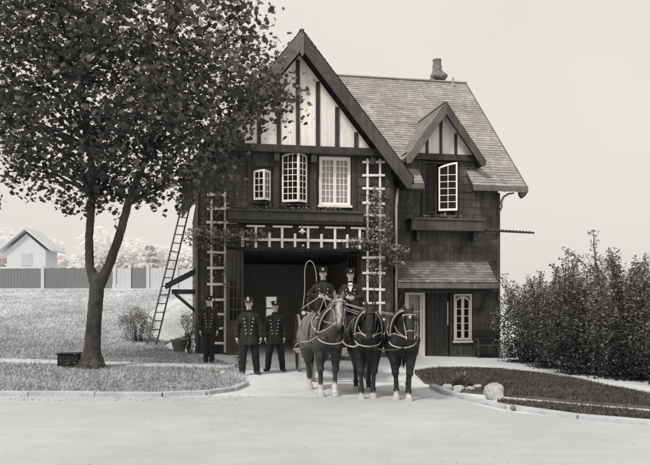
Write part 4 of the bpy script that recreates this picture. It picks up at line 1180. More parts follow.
tag(w_, 'faint misty wooded slope far beyond the board fence', 'wood', None, 'stuff')
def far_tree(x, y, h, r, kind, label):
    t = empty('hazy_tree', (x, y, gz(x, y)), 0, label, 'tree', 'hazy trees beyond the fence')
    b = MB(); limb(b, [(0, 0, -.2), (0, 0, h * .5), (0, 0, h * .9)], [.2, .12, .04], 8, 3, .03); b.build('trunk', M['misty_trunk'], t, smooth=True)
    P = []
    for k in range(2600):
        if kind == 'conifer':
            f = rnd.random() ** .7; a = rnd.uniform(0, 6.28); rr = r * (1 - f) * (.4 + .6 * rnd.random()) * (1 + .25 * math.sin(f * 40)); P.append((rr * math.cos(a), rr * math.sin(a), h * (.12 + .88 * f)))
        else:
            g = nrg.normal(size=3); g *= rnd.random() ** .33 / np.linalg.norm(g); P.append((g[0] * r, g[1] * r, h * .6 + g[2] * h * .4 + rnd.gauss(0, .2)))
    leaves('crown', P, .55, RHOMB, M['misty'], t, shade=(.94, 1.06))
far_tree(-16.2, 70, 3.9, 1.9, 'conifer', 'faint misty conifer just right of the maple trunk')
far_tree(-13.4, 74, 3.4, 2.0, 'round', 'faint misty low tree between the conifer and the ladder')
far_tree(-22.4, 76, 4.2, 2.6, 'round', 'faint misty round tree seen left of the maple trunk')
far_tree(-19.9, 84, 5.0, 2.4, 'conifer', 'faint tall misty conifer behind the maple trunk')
# ------------------------------------------------------------------ people
M['cloth_edge'] = mat('wool_edge', .075, .9, .2, 14)
def V3(*a): return Vector(a)
def mirx(p, s): return Vector((p[0] * s, p[1], p[2]))
BUTTON_ME = None
def button_mesh():
    global BUTTON_ME
    if BUTTON_ME is None:
        b = MB(); b.lathe([(.014, 0), (.0145, -.004), (.010, -.009), (.003, -.011)], 10, (0, 0, 0), 'y')
        BUTTON_ME = b.mesh('button'); BUTTON_ME.materials.append(M['button'])
    return BUTTON_ME

def hand(o, w, d, n, th, curl):
    """palm and five separate fingers; w wrist, d finger direction, n palm normal, th thumb side"""
    d = Vector(d).normalized(); n = Vector(n).normalized(); th = Vector(th); th = (th - d * th.dot(d)).normalized(); n = (n - d * n.dot(d) - th * n.dot(th)).normalized()
    w = Vector(w)
    rot = Matrix((th, n, d)).transposed()
    o.cap(w - d * .03, w + d * .02, .027, .028)
    o.ell(w + d * .048, (.041, .017, .052), rot)
    for k, (off, ln) in enumerate(((.030, .072), (.010, .08), (-.011, .075), (-.031, .058))):
        b0 = w + d * .085 + th * off
        c1 = math.radians(curl[0] + 4 * k); c2 = math.radians(curl[0] + curl[1] + 6 * k)
        d1 = d * math.cos(c1) + n * math.sin(c1); d2 = d * math.cos(c2) + n * math.sin(c2)
        m1 = b0 + (d1 + th * off * 1.2) * ln * .52; m2 = m1 + d2 * ln * .5
        o.cap(b0, m1, .0098, .009); o.cap(m1, m2, .009, .0075)
    t0 = w + d * .025 + th * .034; t1 = t0 + (d * .6 + th * .62 + n * .35) * .042; t2 = t1 + (d * .9 + th * .1 + n * .4) * .032
    o.cap(t0, t1, .0135, .011); o.cap(t1, t2, .011, .0085)

def make_person(loc, rz, label, pose, h=1.0, hair='hair', moustache=False, group=None, girth=1.0):
    """figure facing -Y in its own frame. pose: hips/legs/arms joints in metres"""
    root = empty('person', loc, rz, label, 'person', group)
    P = pose
    hz = P['hip']                                  # hip height
    hy = P.get('hipy', 0.0)
    ln = P.get('lean', 0.0)                        # forward lean of the torso
    def T(x, y, z):                                # torso frame: z measured from the hips, leans forward
        return Vector((x, hy + y * math.cos(ln) - z * math.sin(ln), hz + z * math.cos(ln) + y * math.sin(ln)))
    nk = T(0, 0.0, .56)
    hc = nk + Vector((0, -.02 - .3 * math.sin(ln) * .1, .165))
    yaw = Matrix.Rotation(P.get('yaw', 0), 3, 'Z') @ Matrix.Rotation(P.get('nod', 0), 3, 'X')
    def Hd(x, y, z): return hc + yaw @ Vector((x * 1.06, y * 1.06, z * 1.06))
    o = Org()
    # head: skull, jaw, chin, nose, brow, ears, neck
    o.ell(Hd(0, .01, .02), (.074, .092, .098), yaw); o.ell(Hd(0, -.012, -.045), (.064, .074, .070), yaw); o.ell(Hd(0, -.045, -.093), (.034, .034, .026), yaw)
    o.cap(Hd(0, -.083, .006), Hd(0, -.106, -.028), .010, .0145); o.ell(Hd(0, -.078, .022), (.05, .016, .012), yaw)
    o.ell(Hd(0, -.075, -.062), (.028, .018, .012), yaw)
    for s in (-1, 1):
        o.ell(Hd(s * .073, .014, -.012), (.009, .02, .03), yaw)
        o.ell(Hd(s * .04, -.058, -.03), (.022, .022, .022), yaw)
    o.cap(nk - Vector((0, 0, .08)), hc + Vector((0, .012, -.06)), .060, .056)
    # torso core and limbs
    o.cap(T(0, 0, .05), T(0, 0, .30), .12, .11); o.cap(T(-.08, 0, .40), T(.08, 0, .40), .075, .075); o.cap(T(0, 0, .3), T(0, 0, .42), .10, .085)
    arms = {}
    for s, key in ((-1, 'armL'), (1, 'armR')):
        A = P[key]                                 # elbow, wrist, finger dir, palm normal, thumb dir, curl
        sh = T(s * .165, 0, .445)
        e, w = Vector(A['elbow']), Vector(A['wrist'])
        o.chain([sh - Vector((s * .03, 0, .03)), e, w], [.04, .036, .028])
        hand(o, w, A['d'], A['n'], A['t'], A.get('curl', (22, 25)))
        arms[s] = (sh, e, w)
    legs = {}
    for s, key in ((-1, 'legL'), (1, 'legR')):
        K, F = Vector(P[key][0]), Vector(P[key][1])
        hp = Vector((s * .09, hy, hz))
        o.chain([hp, K, F + Vector((0, 0, .08))], [.075, .05, .038]); legs[s] = (hp, K, F, P[key][2])
    hx = P.get('headref', None)
    def pick(c):
        q = yaw.transposed() @ (c - hc)
        if q.y < -.05 and ((abs(q.x) - .033) / .0125) ** 2 + ((q.z - .005) / .0065) ** 2 < 1: return 1
        if q.y < -.05 and abs(q.x) < .022 and abs(q.z + .066) < .0045: return 2
        if moustache and q.y < -.06 and abs(q.x) < .034 and -.058 < q.z < -.043: return 3
        return 0
    o.build('body', [M['skin'], M['skin_dark'], M['lip'], M[hair]], root, .0065, 2, pick)
    # hair: a cap of hair round back and sides
    o = Org(); o.ell(Hd(0, .028, .028), (.079, .088, .094), yaw)
    for s in (-1, 1): o.ell(Hd(s * .064, .02, -.005), (.016, .03, .035), yaw)
    o.ell(Hd(0, .07, -.02), (.055, .035, .05), yaw)
    o.build('hair', [M[hair]], root, .009, 1)
    # trousers
    o = Org()
    for s in (-1, 1):
        hp, K, F, f = legs[s]
        o.chain([hp + Vector((0, 0, .02)), K, F + Vector((0, .005, .10))], [.116, .092, .074])
        o.cap(F + Vector((0, .005, .20)), F + Vector((0, 0, .065)), .07, .074)
    o.cap((-.06, hy, hz + .03), (.06, hy, hz + .03), .115, .115)
    o.build('trousers', [M['trouser']], root, .014, 2, wob=.006)
    for s in (-1, 1):
        hp, K, F, f = legs[s]
        o = Org(); fd = Vector((math.sin(f), -math.cos(f), 0)); rt = Matrix.Rotation(f, 3, 'Z')
        o.ell(F + Vector((0, 0, .05)) + fd * .02, (.046, .075, .05), rt); o.ell(F + fd * .12 + Vector((0, 0, .035)), (.045, .085, .034), rt)
        o.cap(F + Vector((0, 0, .06)), F + Vector((0, 0, .12)), .047, .045); o.cap(F + fd * -.03 + Vector((0, 0, .022)), F + fd * .15 + Vector((0, 0, .018)), .032, .028)
        o.build('shoe', [M['leather']], root, .011, 2)
    # coat
    o = Org(); sk = P.get('skirt', .24); fl = P.get('flare', 1.0)
    rings = []
    for z, rx, ry in ((-sk, .192 * fl, .16 * fl), (-sk * .55, .19 * fl, .16), (0, .182, .152), (.14, .168, .145), (.27, .178, .15), (.38, .19, .145), (.445, .182, .122), (.49, .14, .10), (.535, .074, .075), (.56, .068, .07)):
        rings.append((z, rx, ry))
    n = 28; vs = []; fs = []
    for z, rx, ry in rings:
        for j in range(n):
            t = 2 * math.pi * j / n; ct, st = math.cos(t), math.sin(t)
            vs.append(T(rx * math.copysign(abs(ct) ** .85, ct), ry * math.copysign(abs(st) ** .85, st), z) if z > 0 else Vector((rx * math.copysign(abs(ct) ** .85, ct), hy + ry * math.copysign(abs(st) ** .85, st), hz + z)))
    for i in range(len(rings) - 1):
        for j in range(n): fs.append((i * n + j, i * n + (j + 1) % n, (i + 1) * n + (j + 1) % n, (i + 1) * n + j))
    fs.append(tuple(range(n - 1, -1, -1))); fs.append(tuple((len(rings) - 1) * n + j for j in range(n)))
    o.b.add(vs, fs)
    for s in (-1, 1):
        sh, e, w = arms[s]
        o.chain([sh + Vector((-s * .01, 0, -.015)), e, w - (w - e).normalized() * .025], [.074, .063, .053])
    if P.get('lap'):
        for s in (-1, 1):
            hp, K, F, f = legs[s]; o.cap(hp, hp.lerp(K, .45), .13, .115)
    coat = o.build('coat', [M['cloth']], root, .013, 2, wob=.006)
    b = MB(); b.ring(T(0, 0, .565), Vector((.073, 0, 0)), T(0, .076, .565) - T(0, 0, .565), .016, 24, 8); b.build('collar', M['cloth'], coat, smooth=True)
    # front flap edge, cuffs
    b = MB(); vs = []; NZ = 14
    for i in range(NZ):
        z = -sk + .02 + (.50 + sk) * i / (NZ - 1)
        zr = [r[0] for r in rings]; k = max(j for j in range(len(rings)) if zr[j] <= z); k = min(k, len(rings) - 2); f = (z - zr[k]) / (zr[k + 1] - zr[k]); ry = rings[k][2] * (1 - f) + rings[k + 1][2] * f
        for x_ in (.012, .026):
            p_ = T(x_, -ry - .004, z) if z > 0 else Vector((x_, hy - ry - .004, hz + z)); vs.append(p_)
    b.add(vs, [(2 * i, 2 * i + 1, 2 * i + 3, 2 * i + 2) for i in range(NZ - 1)]); q = b.build('flap_edge', M['cloth_edge'], coat, recalc=False)
    for s in (-1, 1):
        sh, e, w = arms[s]; dw = (w - e).normalized(); a_, b_, d_ = frame(dw)
        b = MB(); b.ring(w - dw * .075, a_ * .056, b_ * .056, .007, 22, 6); b.build('cuff_band', M['cloth_edge'], coat, smooth=True)
    dirf = (T(0, -1, 0) - T(0, 0, 0)).normalized()
    for s in (-1, 1):
        for i in range(5):
            z = .03 + .085 * i; ry = .150 if z < .3 else .145
            x = s * (.055 + .012 * i)
            q = bpy.data.objects.new('button', button_mesh()); COL.objects.link(q); q.parent = coat
            yy = -ry * (max(.05, 1 - (abs(x) / .19) ** 2.35)) ** .425
            q.location = T(x, yy - .008, z); q.rotation_euler = (ln, 0, 0)
    if P.get('shirt'):
        b = MB(); q = [T(-.035, -.155, .50), T(.035, -.155, .50), T(.012, -.168, .36), T(-.012, -.168, .36)]
        b.prism([T(-.045, -.105, .535), T(.045, -.105, .535), T(.05, -.152, .44), T(.012, -.166, .33), T(-.012, -.166, .33), T(-.05, -.152, .44)], T(0, -.006, 0) - T(0, 0, 0)); b.build('shirt_front', M['shirt'], root)
        b = MB(); b.prism([T(-.035, -.155, .50), T(.0, -.163, .485), T(.035, -.155, .50), T(.035, -.155, .465), T(.0, -.163, .48), T(-.035, -.155, .465)], T(0, -.006, 0) - T(0, 0, 0)); b.build('bow_tie', M['leather'], root)
    # cap with badge and visor
    cp = MB(); cp.lathe([(.083, .045), (.090, .05), (.0905, .082), (.095, .088), (.103, .122), (.100, .132), (.06, .140), (.004, .142)], 28)
    co = cp.build('cap', M['cap'], root, smooth=True); co.location = hc + Vector((0, 0, .006)); co.scale = (1.05, 1.05, 1.0); co.rotation_euler = (P.get('nod', 0) + R(4), 0, P.get('yaw', 0))
    b = MB(); n = 14; vs = []
    for i in range(n + 1):
        t = R(200 + 140 * i / n); r2 = .09 + .048 * math.sin(math.pi * i / n)
        vs += [(.088 * math.cos(t), .088 * math.sin(t) * 1.04, .054), (r2 * math.cos(t) * 1.0, r2 * math.sin(t) * 1.06, .054 - .022 * math.sin(math.pi * i / n))]
    b.add(vs, [(2 * i, 2 * i + 1, 2 * i + 3, 2 * i + 2) for i in range(n)]); b.add([(x, y, z - .004) for x, y, z in vs], [(2 * i, 2 * i + 2, 2 * i + 3, 2 * i + 1) for i in range(n)])
    b.build('visor', M['leather'], co, recalc=False)
    bh = P.get('badge', .035)
    b = MB(); b.prism([(-.018, -.099, .072), (.018, -.099, .072), (.024, -.103, .072 + bh * .6), (.012, -.107, .072 + bh), (0, -.107, .072 + bh * 1.25), (-.012, -.107, .072 + bh), (-.024, -.103, .072 + bh * .6)], (0, -.006, 0)); b.build('badge', M['button'], co)
    b = MB(); b.ring((0, 0, .066), (.0925, 0, 0), (0, .0925, 0), .005, 28, 6); b.build('cap_band', M['strap'] if P.get('gold') else M['leather'], co, smooth=True)
    root.scale = (h * girth, h * girth, h)
    return root

def hang(s, ex=.232, wx=.245, wy=-.05, hz=.93):
    return {'elbow': (s * ex, .02, hz + .19), 'wrist': (s * wx, wy, hz - .06), 'd': (s * .04, -.12, -1), 'n': (-s, .15, 0), 't': (s * -.15, -1, 0), 'curl': (18, 22)}
def stand(hz=.93, spread=.10, fl=0, fr=0, aL=None, aR=None, kL=None, kR=None, **k):
    p = {'hip': hz, 'armL': aL or hang(-1, hz=hz), 'armR': aR or hang(1, hz=hz),
         'legL': kL or ((-spread * .95, -.02, .49), (-spread, 0, 0), -.25 + fl), 'legR': kR or ((spread * .95, -.02, .49), (spread, 0, 0), .25 + fr)}
    p.update(k); return p
MG = 'uniformed men standing before the engine door'
def put(x, y, dz=0): return (x, y, gz(x, y) + dz)
make_person(put(-3.08, 19.9, .055), R(4), 'man in double-breasted coat standing on the lawn before the left trellis', stand(spread=.085, skirt=.17, badge=.03, yaw=R(8), nod=R(4)), .985, group=MG, girth=.93)
make_person(put(-1.80, 17.75, .012), R(3), 'taller man with tall white cap badge, legs astride beside the small dark plant',
            stand(spread=.16, skirt=.25, badge=.075, flare=1.04, gold=True, yaw=R(-7), aL=hang(-1, .25, .27, -.03), aR=hang(1, .25, .27, -.03), kL=((-.13, -.07, .49), (-.14, -.18, 0), -.5), kR=((.14, .0, .49), (.17, .08, 0), .45)), 1.01, 'hair_grey', group=MG, girth=1.05)
make_person(put(-1.24, 18.65, .012), R(-2), 'man with feet wide apart at the mouth of the engine door, nearest the wagon',
            stand(spread=.17, skirt=.25, badge=.055, flare=1.05, yaw=R(12), nod=R(-3), aL=hang(-1, .245, .25, -.06), aR=hang(1, .245, .25, -.06), kL=((-.15, -.03, .49), (-.19, 0, 0), -.45), kR=((.15, -.03, .49), (.19, .0, 0), .5)), .965, 'hair', True, MG)

# ------------------------------------------------------------------ horses
def make_horse(loc, rz, label, tonev, head, blaze, socks, sc=1.0, legs=None, seed=0, group='three horses hitched abreast to the wagon', bay=False):
    """horse facing -Y. head: (poll x,y,z, yaw, pitch)"""
    root = empty('horse', loc, rz, label, 'horse', group)
    o = Org()
    o.ell((0, .08, 1.13), (.285, .60, .325)); o.ell((0, -.42, 1.12), (.245, .30, .335)); o.ell((0, .56, 1.22), (.275, .34, .30)); o.ell((0, .30, 1.25), (.25, .5, .24))
    o.ell((0, -.36, 1.36), (.11, .26, .16)); o.ell((0, .8, 1.12), (.2, .16, .22))
    for s in (-1, 1):
        o.ell((s * .125, -.62, 1.06), (.115, .17, .19)); o.ell((s * .20, -.22, 1.0), (.09, .14, .2)); o.ell((s * .2, .52, 1.2), (.1, .22, .2)); o.ell((s * .18, -.40, 1.12), (.11, .2, .30)); o.ell((s * .16, .62, 1.08), (.14, .25, .30))
    px, py, pz, yaw, pitch = head
    poll = Vector((px, py, pz))
    o.chain([(0, -.46, 1.26), (px * .4, -.62, 1.45), (px * .8, py * .55 - .35, pz - .12), (px, py + .03, pz - .02)], [.235, .19, .135, .10])
    o.chain([(0, -.62, 1.08), (px * .5, -.70, 1.28), (px * .9, py + .0, pz - .20)], [.17, .15, .085])
    rot = Matrix.Rotation(yaw, 3, 'Z') @ Matrix.Rotation(pitch, 3, 'X')   # local head: -z towards the nose, -y = face front
    def H(x, y, z): return poll + rot @ Vector((x, y, z))
    o.ell(H(0, -.03, -.08), (.088, .10, .12), rot); o.chain([H(0, -.055, -.08), H(0, -.075, -.30), H(0, -.075, -.47)], [.082, .062, .050])
    for s in (-1, 1):
        o.ell(H(s * .045, .03, -.17), (.042, .09, .10), rot); o.ell(H(s * .072, -.055, -.135), (.02, .035, .026), rot); o.cap(H(s * .055, -.10, -.2), H(s * .04, -.105, -.38), .02, .016)
        o.ell(H(s * .030, -.098, -.505), (.026, .03, .032), rot)
        o.cap(H(s * .055, .01, .02), H(s * .072, -.012, .095), .030, .033); o.cap(H(s * .072, -.012, .095), H(s * .078, -.02, .18), .028, .007)
    o.ell(H(0, -.07, -.52), (.056, .052, .045), rot); o.ell(H(0, -.03, -.53), (.042, .035, .033), rot); o.cap(H(0, .0, -.28), H(0, -.02, -.45), .05, .036)
    lg = legs or {}
    feet = {}
    for s in (-1, 1):
        fx, fy = lg.get(('f', s), (.0, 0))
        f = [(s * .155, -.46, .98), (s * .15, -.45 + fy * .2, .80), (s * .14 + fx * .6, -.47 + fy * .7, .50), (s * .135 + fx * .8, -.46 + fy * .9, .40), (s * .13 + fx, -.46 + fy, .165), (s * .13 + fx, -.50 + fy, .09)]
        o.chain(f, [.140, .108, .060, .040, .043, .043]); o.ell((f[2][0], f[2][1] - .012, .50), (.070, .070, .080)); o.ell((f[4][0], f[4][1] + .008, .165), (.060, .066, .055)); o.ell((f[1][0], f[1][1] - .02, .76), (.085, .1, .15))
        o.loft([(f[5][0], f[5][1] - .02, 0.0, .078, .088), (f[5][0], f[5][1] - .012, .04, .070, .078), (f[5][0], f[5][1], .09, .055, .06)], 16)
        gx, gy = lg.get(('h', s), (.0, 0))
        g = [(s * .165, .58, 1.05), (s * .175, .46 + gy * .3, .84), (s * .15 + gx * .6, .70 + gy * .8, .58), (s * .14 + gx * .7, .76 + gy * .9, .50), (s * .13 + gx, .74 + gy, .17), (s * .13 + gx, .69 + gy, .09)]
        o.chain(g, [.205, .155, .080, .048, .044, .044]); o.ell((g[3][0], g[3][1], .53), (.056, .085, .085)); o.ell((g[4][0], g[4][1] + .008, .165), (.058, .066, .055))
        o.loft([(g[5][0], g[5][1] - .02, 0, .074, .084), (g[5][0], g[5][1] - .012, .04, .066, .075), (g[5][0], g[5][1], .09, .053, .058)], 16)
        feet[('f', s)] = f[5]; feet[('h', s)] = g[5]
    ri = rot.transposed()
    def pick(c):
        if c.z < .085: return 1
        q = ri @ (c - poll)
        if c.z > .8 and abs(abs(q.x) - .083) < .016 and abs(q.z + .135) < .015 and -.105 < q.y < -.02: return 2
        return 0
    def paint(c):
        wht = 0.0; wv0 = .50 / tonev
        q = ri @ (c - poll)
        nz_ = .012 * math.sin(q.z * 23 + seed) + .006 * math.sin(q.z * 61)
        if blaze and c.z > .8 and q.y < -.015:
            if blaze > .025: wht = sstep(1.25, .7, abs(q.x + nz_) / (blaze * (1 + .5 * (q.z > -.2) * (1 + q.z / .2) - .25 * (q.z < -.3)))) * sstep(-.50, -.44, q.z) * sstep(.03, -.02, q.z) * .75 if abs(q.z) < .6 else 0
            else: wht = sstep(1.2, .7, math.hypot(q.x / .026, (q.z + .10) / .042)) * sstep(-.03, -.06, q.y)
        for key, hgt in socks.items():
            if c.z < hgt + .05 and (c.x > 0) == (key[1] > 0) and ((c.y < .1) == (key[0] == 'f')): wht = max(wht, sstep(hgt + .03 + .02 * math.sin(c.x * 90 + c.y * 70), hgt - .03, c.z))
        base = 1.0
        if bay:                                   # black points, darker chest and belly
            base = .22 + .78 * sstep(.62, 1.02, c.z) * (.45 + .55 * sstep(-.75, -.30, c.y) if c.z < 1.35 else 1) * (.55 + .45 * sstep(.85, 1.25, c.z))
            if c.z > 1.2 and q.z < -.02 and q.y < .05 and q.z > -.6: base = 1.15
        if c.z > .8 and q.z < -.49: base *= .6
        return base * (1 - wht) + wv0 * wht
    cm_ = coat_mat('horse_coat', tonev)
    body = o.build('body', [cm_, M['hoof'], M['eye']], root, .013, 2, pick, wob=.0014, paint=paint)
    # forelock and mane, tail
    b = MB(); g = random.Random(seed)
    for i in range(60):
        f = i / 59; base = Vector((px * (1 - f) , (py + .09) * (1 - f) + -.40 * f, (pz + .04) * (1 - f) + 1.50 * f + .02))
        sd = .07 + .03 * g.random()
        b.tube([base, base + Vector((-sd, .0, -.05)), base + Vector((-sd * 1.6 - .02, g.uniform(-.03, .03), -.19 - .08 * g.random()))], [.014, .012, .004], 5)
    for i in range(9): b.tube([H(g.uniform(-.03, .03), -.02, .04), H(g.uniform(-.03, .03), -.11, -.0), H(g.uniform(-.035, .035), -.118, -.10)], [.012, .011, .004], 5)
    b.build('mane', M['hair'], root, smooth=True)
    b = MB()
    for i in range(26):
        x, y = g.uniform(-.04, .04), .93 + g.uniform(-.03, .03)
        b.tube([(x * .4, .90, 1.27), (x, y + .08, 1.12), (x * 1.8, y + .06, .8), (x * 1.6, y + .03, .42 + .1 * g.random())], [.02, .024, .02, .004], 5)
    b.build('tail', M['hair'], root, smooth=True)
    # ---- harness
    cc = Vector((px * .25, -.63, 1.26)); ax = Vector((.235, 0, 0)); ay = Vector((0, -.20, .36))
    b = MB(); b.ring(cc, ax, ay, .052, 44, 10); col = b.build('horse_collar', M['leather'], root, smooth=True)
    b = MB(); b.ring(cc + Vector((0, -.045, -.02)), ax * 1.04, ay * 1.06, .013, 44, 8); b.build('hames', M['strap'], col, smooth=True)
    b = MB(); b.ring((0, -.14, 1.14), (.292, 0, 0), (0, 0, .348), .016, 40, 6); b.build('girth_strap', M['leather'], root, smooth=True)
    b = MB(); b.box(-.16, .16, -.21, -.07, 1.455, 1.49); b.build('back_pad', M['leather'], root, .015)
    for s in (-1, 1):
        b = MB(); b.tube(sm([(s * .24, -.66, 1.10), (s * .30, -.30, 1.0), (s * .315, .2, .96), (s * .32, .7, .9), (s * .29, 1.12, .82)]), .011, 6); b.build('trace', M['strap'] if tonev > .06 else M['leather'], root, smooth=True)
        b = MB(); b.tube(sm([(s * .05, .48, 1.535), (s * .25, .58, 1.36), (s * .315, .68, 1.1), (s * .318, .70, .91)]), .010, 6); b.build('hip_strap', M['strap'], root, smooth=True)
    b = MB(); b.tube([(0, -.05, 1.5), (0, .3, 1.515), (0, .75, 1.5)], .012, 6); b.build('back_strap', M['leather'], root, smooth=True)
    b = MB(); b.tube(sm([(-.24, -.66, 1.06), (-.17, -.80, 1.0), (0, -.85, .97), (.17, -.80, 1.0), (.24, -.66, 1.06)]), .013, 8); b.build('breast_strap', M['strap'], root, smooth=True)
    for s in (-1, 1):
        b = MB(); b.tube(sm([H(s * .07, -.055, -.47), (s * .20 + px * .5, -.86, 1.22), (s * .25, -.66, 1.18), (s * .27, -.3, 1.32), (s * .16, -.1, 1.49)]), .0085, 6); b.build('side_rein', M['strap'], root, smooth=True)
        b = MB(); b.tube(sm([(s * .12, -.13, 1.47), (s * .25, -.30, 1.28), (s * .255, -.62, 1.22)]), .010, 6); b.tube(sm([(s * .05, -.12, 1.49), (s * .20, -.38, 1.42), (s * .19, -.60, 1.44)]), .009, 6); b.build('coupling_strap', M['strap'], root, smooth=True)
    # bridle: noseband, browband, cheek straps, blinkers, bit ring
    br = MB(); br.ring(H(0, -.035, -.36), rot @ Vector((.073, 0, 0)), rot @ Vector((0, .092, 0)), .010, 28, 6)
    br.ring(H(0, -.02, -.055), rot @ Vector((.098, 0, 0)), rot @ Vector((0, .125, .02)), .010, 28, 6)
    for s in (-1, 1): br.tube([H(s * .10, -.02, -.05), H(s * .098, -.045, -.2), H(s * .078, -.05, -.36), H(s * .068, -.05, -.46)], .009, 6)
    bri = br.build('bridle', M['strap'] if seed != 1 else M['leather'], root, smooth=True)
    for s in (-1, 1):
        b = MB(); q = H(s * .107, -.07, -.14); b.prism([H(s * .104, -.115, -.10), H(s * .104, -.03, -.10), H(s * .108, -.03, -.19), H(s * .112, -.12, -.19)], rot @ Vector((s * .008, 0, 0))); b.build('blinker', M['leather'], bri)
        b = MB(); b.ring(H(s * .07, -.055, -.47), rot @ Vector((0, .028, 0)), rot @ Vector((0, 0, .028)), .006, 16, 6); b.build('bit_ring', M['button'], bri, smooth=True)
        b = MB(); b.lathe([(.004, -.01), (.02, -.006), (.022, 0), (.01, .006)], 12); q_ = b.build('rosette', M['button'], bri, smooth=True); q_.location = H(s * .103, -.04, -.055); q_.rotation_euler = (0, R(90), yaw)
    root.scale = (sc, sc, sc)
    return root, H, cc
M['hoof'] = mat('horn_hoof', .42, .7, .25, 12, tint=(.95, 1, 1.07)); M['eye'] = mat('horse_eye', .008, .1, .05, spec=.8)
HR = R(7)
h1, H1, C1 = make_horse((-.06, 14.38, 0), R(14), 'left bay horse with wide white blaze and white socks, lightest of the three', .15, (.09, -.90, 1.76, R(-14), R(-20)), .034, {('f', -1): .22, ('f', 1): .24, ('h', -1): .2, ('h', 1): .2}, 1.02, {('h', -1): (.06, .0), ('h', 1): (.0, -.12), ('f', -1): (.0, .03)}, 0, bay=True)
h2, H2, C2 = make_horse((.76, 14.10, 0), R(1), 'plain black middle horse of the three, no mark on its face', 0.015, (.03, -.92, 1.62, R(-14), R(-10)), 0, {('f', -1): .10, ('f', 1): .10}, .99, {('f', -1): (.02, -.09), ('f', 1): (-.02, .03), ('h', -1): (0, .10), ('h', 1): (-.02, -.08)}, 1)
h3, H3, C3 = make_horse((1.42, 13.82, 0), R(-5), 'right black horse with small white star on its forehead', 0.014, (.10, -.88, 1.58, R(8), R(-19)), .019, {('f', -1): .16, ('f', 1): .13, ('h', -1): .3}, .985, {('f', 1): (-.02, -.13), ('f', -1): (.02, .04), ('h', -1): (.03, -.12)}, 2)

# ------------------------------------------------------------------ wagon
WR = R(6.6)
wo = Vector((.05, 19.05, 0)); wag = empty('hose_wagon', wo, WR, 'dark horse-drawn fire wagon with tall spoked wheels behind the horses', 'wagon')
def wheel(x, y, r, ns):
    b = MB(); b.lathe([(.05, -.12), (.085, -.10), (.095, -.03), (.095, .03), (.085, .10), (.05, .12)], 18, (0, 0, 0), 'x')
    for k in range(ns):
        a = 2 * math.pi * k / ns; st_ = .018 * (1 if k % 2 else -1)
        b.tube([(st_, .08 * math.cos(a), .08 * math.sin(a)), (0, (r - .06) * math.cos(a), (r - .06) * math.sin(a))], [.021, .016], 6)
    wh = b.build('wheel', M['wood_dark'], wag); wh.location = (x, y, r)
    def hoop(r0, r1, w):
        q = MB(); n = 48; vs = []
        for i in range(n):
            a = 2 * math.pi * i / n
            for (rr, xx) in ((r0, -w), (r1, -w), (r1, w), (r0, w)): vs.append((xx, rr * math.cos(a), rr * math.sin(a)))
        q.add(vs, [(4 * i + k, 4 * i + (k + 1) % 4, 4 * ((i + 1) % n) + (k + 1) % 4, 4 * ((i + 1) % n) + k) for i in range(n) for k in range(4)]); return q
    hoop(r - .075, r - .015, .024).build('rim', M['wood_dark'], wh); hoop(r - .0148, r, .026).build('tyre', M['lead'], wh)
wheel(-.74, 0, .72, 14); wheel(.74, 0, .72, 14); wheel(-.60, -2.35, .50, 12); wheel(.60, -2.35, .50, 12)
for (y, z, w_) in ((0, .72, .74), (-2.35, .50, .60)):
    b = MB(); b.bar((-w_, y, z), (w_, y, z), .07, .08); b.build('axle', M['metal'], wag, .01)
for y, z in ((0, .86), (-2.35, .70)):
    for s in (-1, 1):
        b = MB(); b.tube([(s * .42, y - .42, z + .06), (s * .42, y - .2, z - .02), (s * .42, y, z - .06), (s * .42, y + .2, z - .02), (s * .42, y + .42, z + .06)], .028, 6, True, .6); b.build('spring', M['metal'], wag)
b = MB(); b.box(-.56, .56, -2.0, .75, .96, 1.02); b.box(-.58, -.53, -1.95, .75, 1.021, 1.38); b.box(.53, .58, -1.95, .75, 1.021, 1.38); b.box(-.529, .529, .70, .75, 1.021, 1.38); b.box(-.529, .529, -1.95, -1.9, 1.021, 1.38); body_ = b.build('body', M['wood_dark'], wag, .012)
b = MB(); b.tube([(-.6, -1.9, 1.5), (-.6, .7, 1.5)], .018, 8); b.tube([(.6, -1.9, 1.5), (.6, .7, 1.5)], .018, 8)
for s in (-.6, .6):
    for k in range(5): b.tube([(s * .97, -1.8 + .6 * k, 1.36), (s, -1.8 + .6 * k, 1.5)], .014, 6)
b.build('side_rail', M['button'], body_)
b = MB(); b.box(-.62, .62, -2.02, -1.52, 1.50, 1.58); b.build('seat', M['leather'], wag, .03)
b = MB(); b.box(-.64, .64, -1.50, -1.45, 1.56, 1.86); b.build('seat_back', M['leather'], wag, .02)
b = MB()
b.box(-.55, .55, -1.95, -1.55, 1.385, 1.495); b.build('seat_box', M['wood_dark'], wag, .01)
for s in (-1, 1):
    b = MB(); b.tube([(s * .65, -1.45, 1.55), (s * .66, -1.5, 1.8), (s * .66, -1.8, 1.80), (s * .65, -2.0, 1.62), (s * .62, -2.0, 1.52)], .016, 8); b.build('seat_rail', M['metal'], wag, smooth=True)
    lm = MB(); lm.lathe([(.03, 0), (.06, .01), (.065, .10), (.06, .15), (.075, .16), (.03, .21), (.012, .24)], 14, (s * .76, -1.85, 1.42)); lm.tube([(s * .56, -1.85, 1.46), (s * .71, -1.85, 1.46)], .014, 6); l_ = lm.build('side_lamp', M['metal'], wag, smooth=True)
    b = MB(); b.lathe([(.045, -.067), (.045, -.075), (.02, -.078)], 14, (s * .76, -1.85, 1.50), 'y'); b.build('lamp_glass', M['button'], l_)
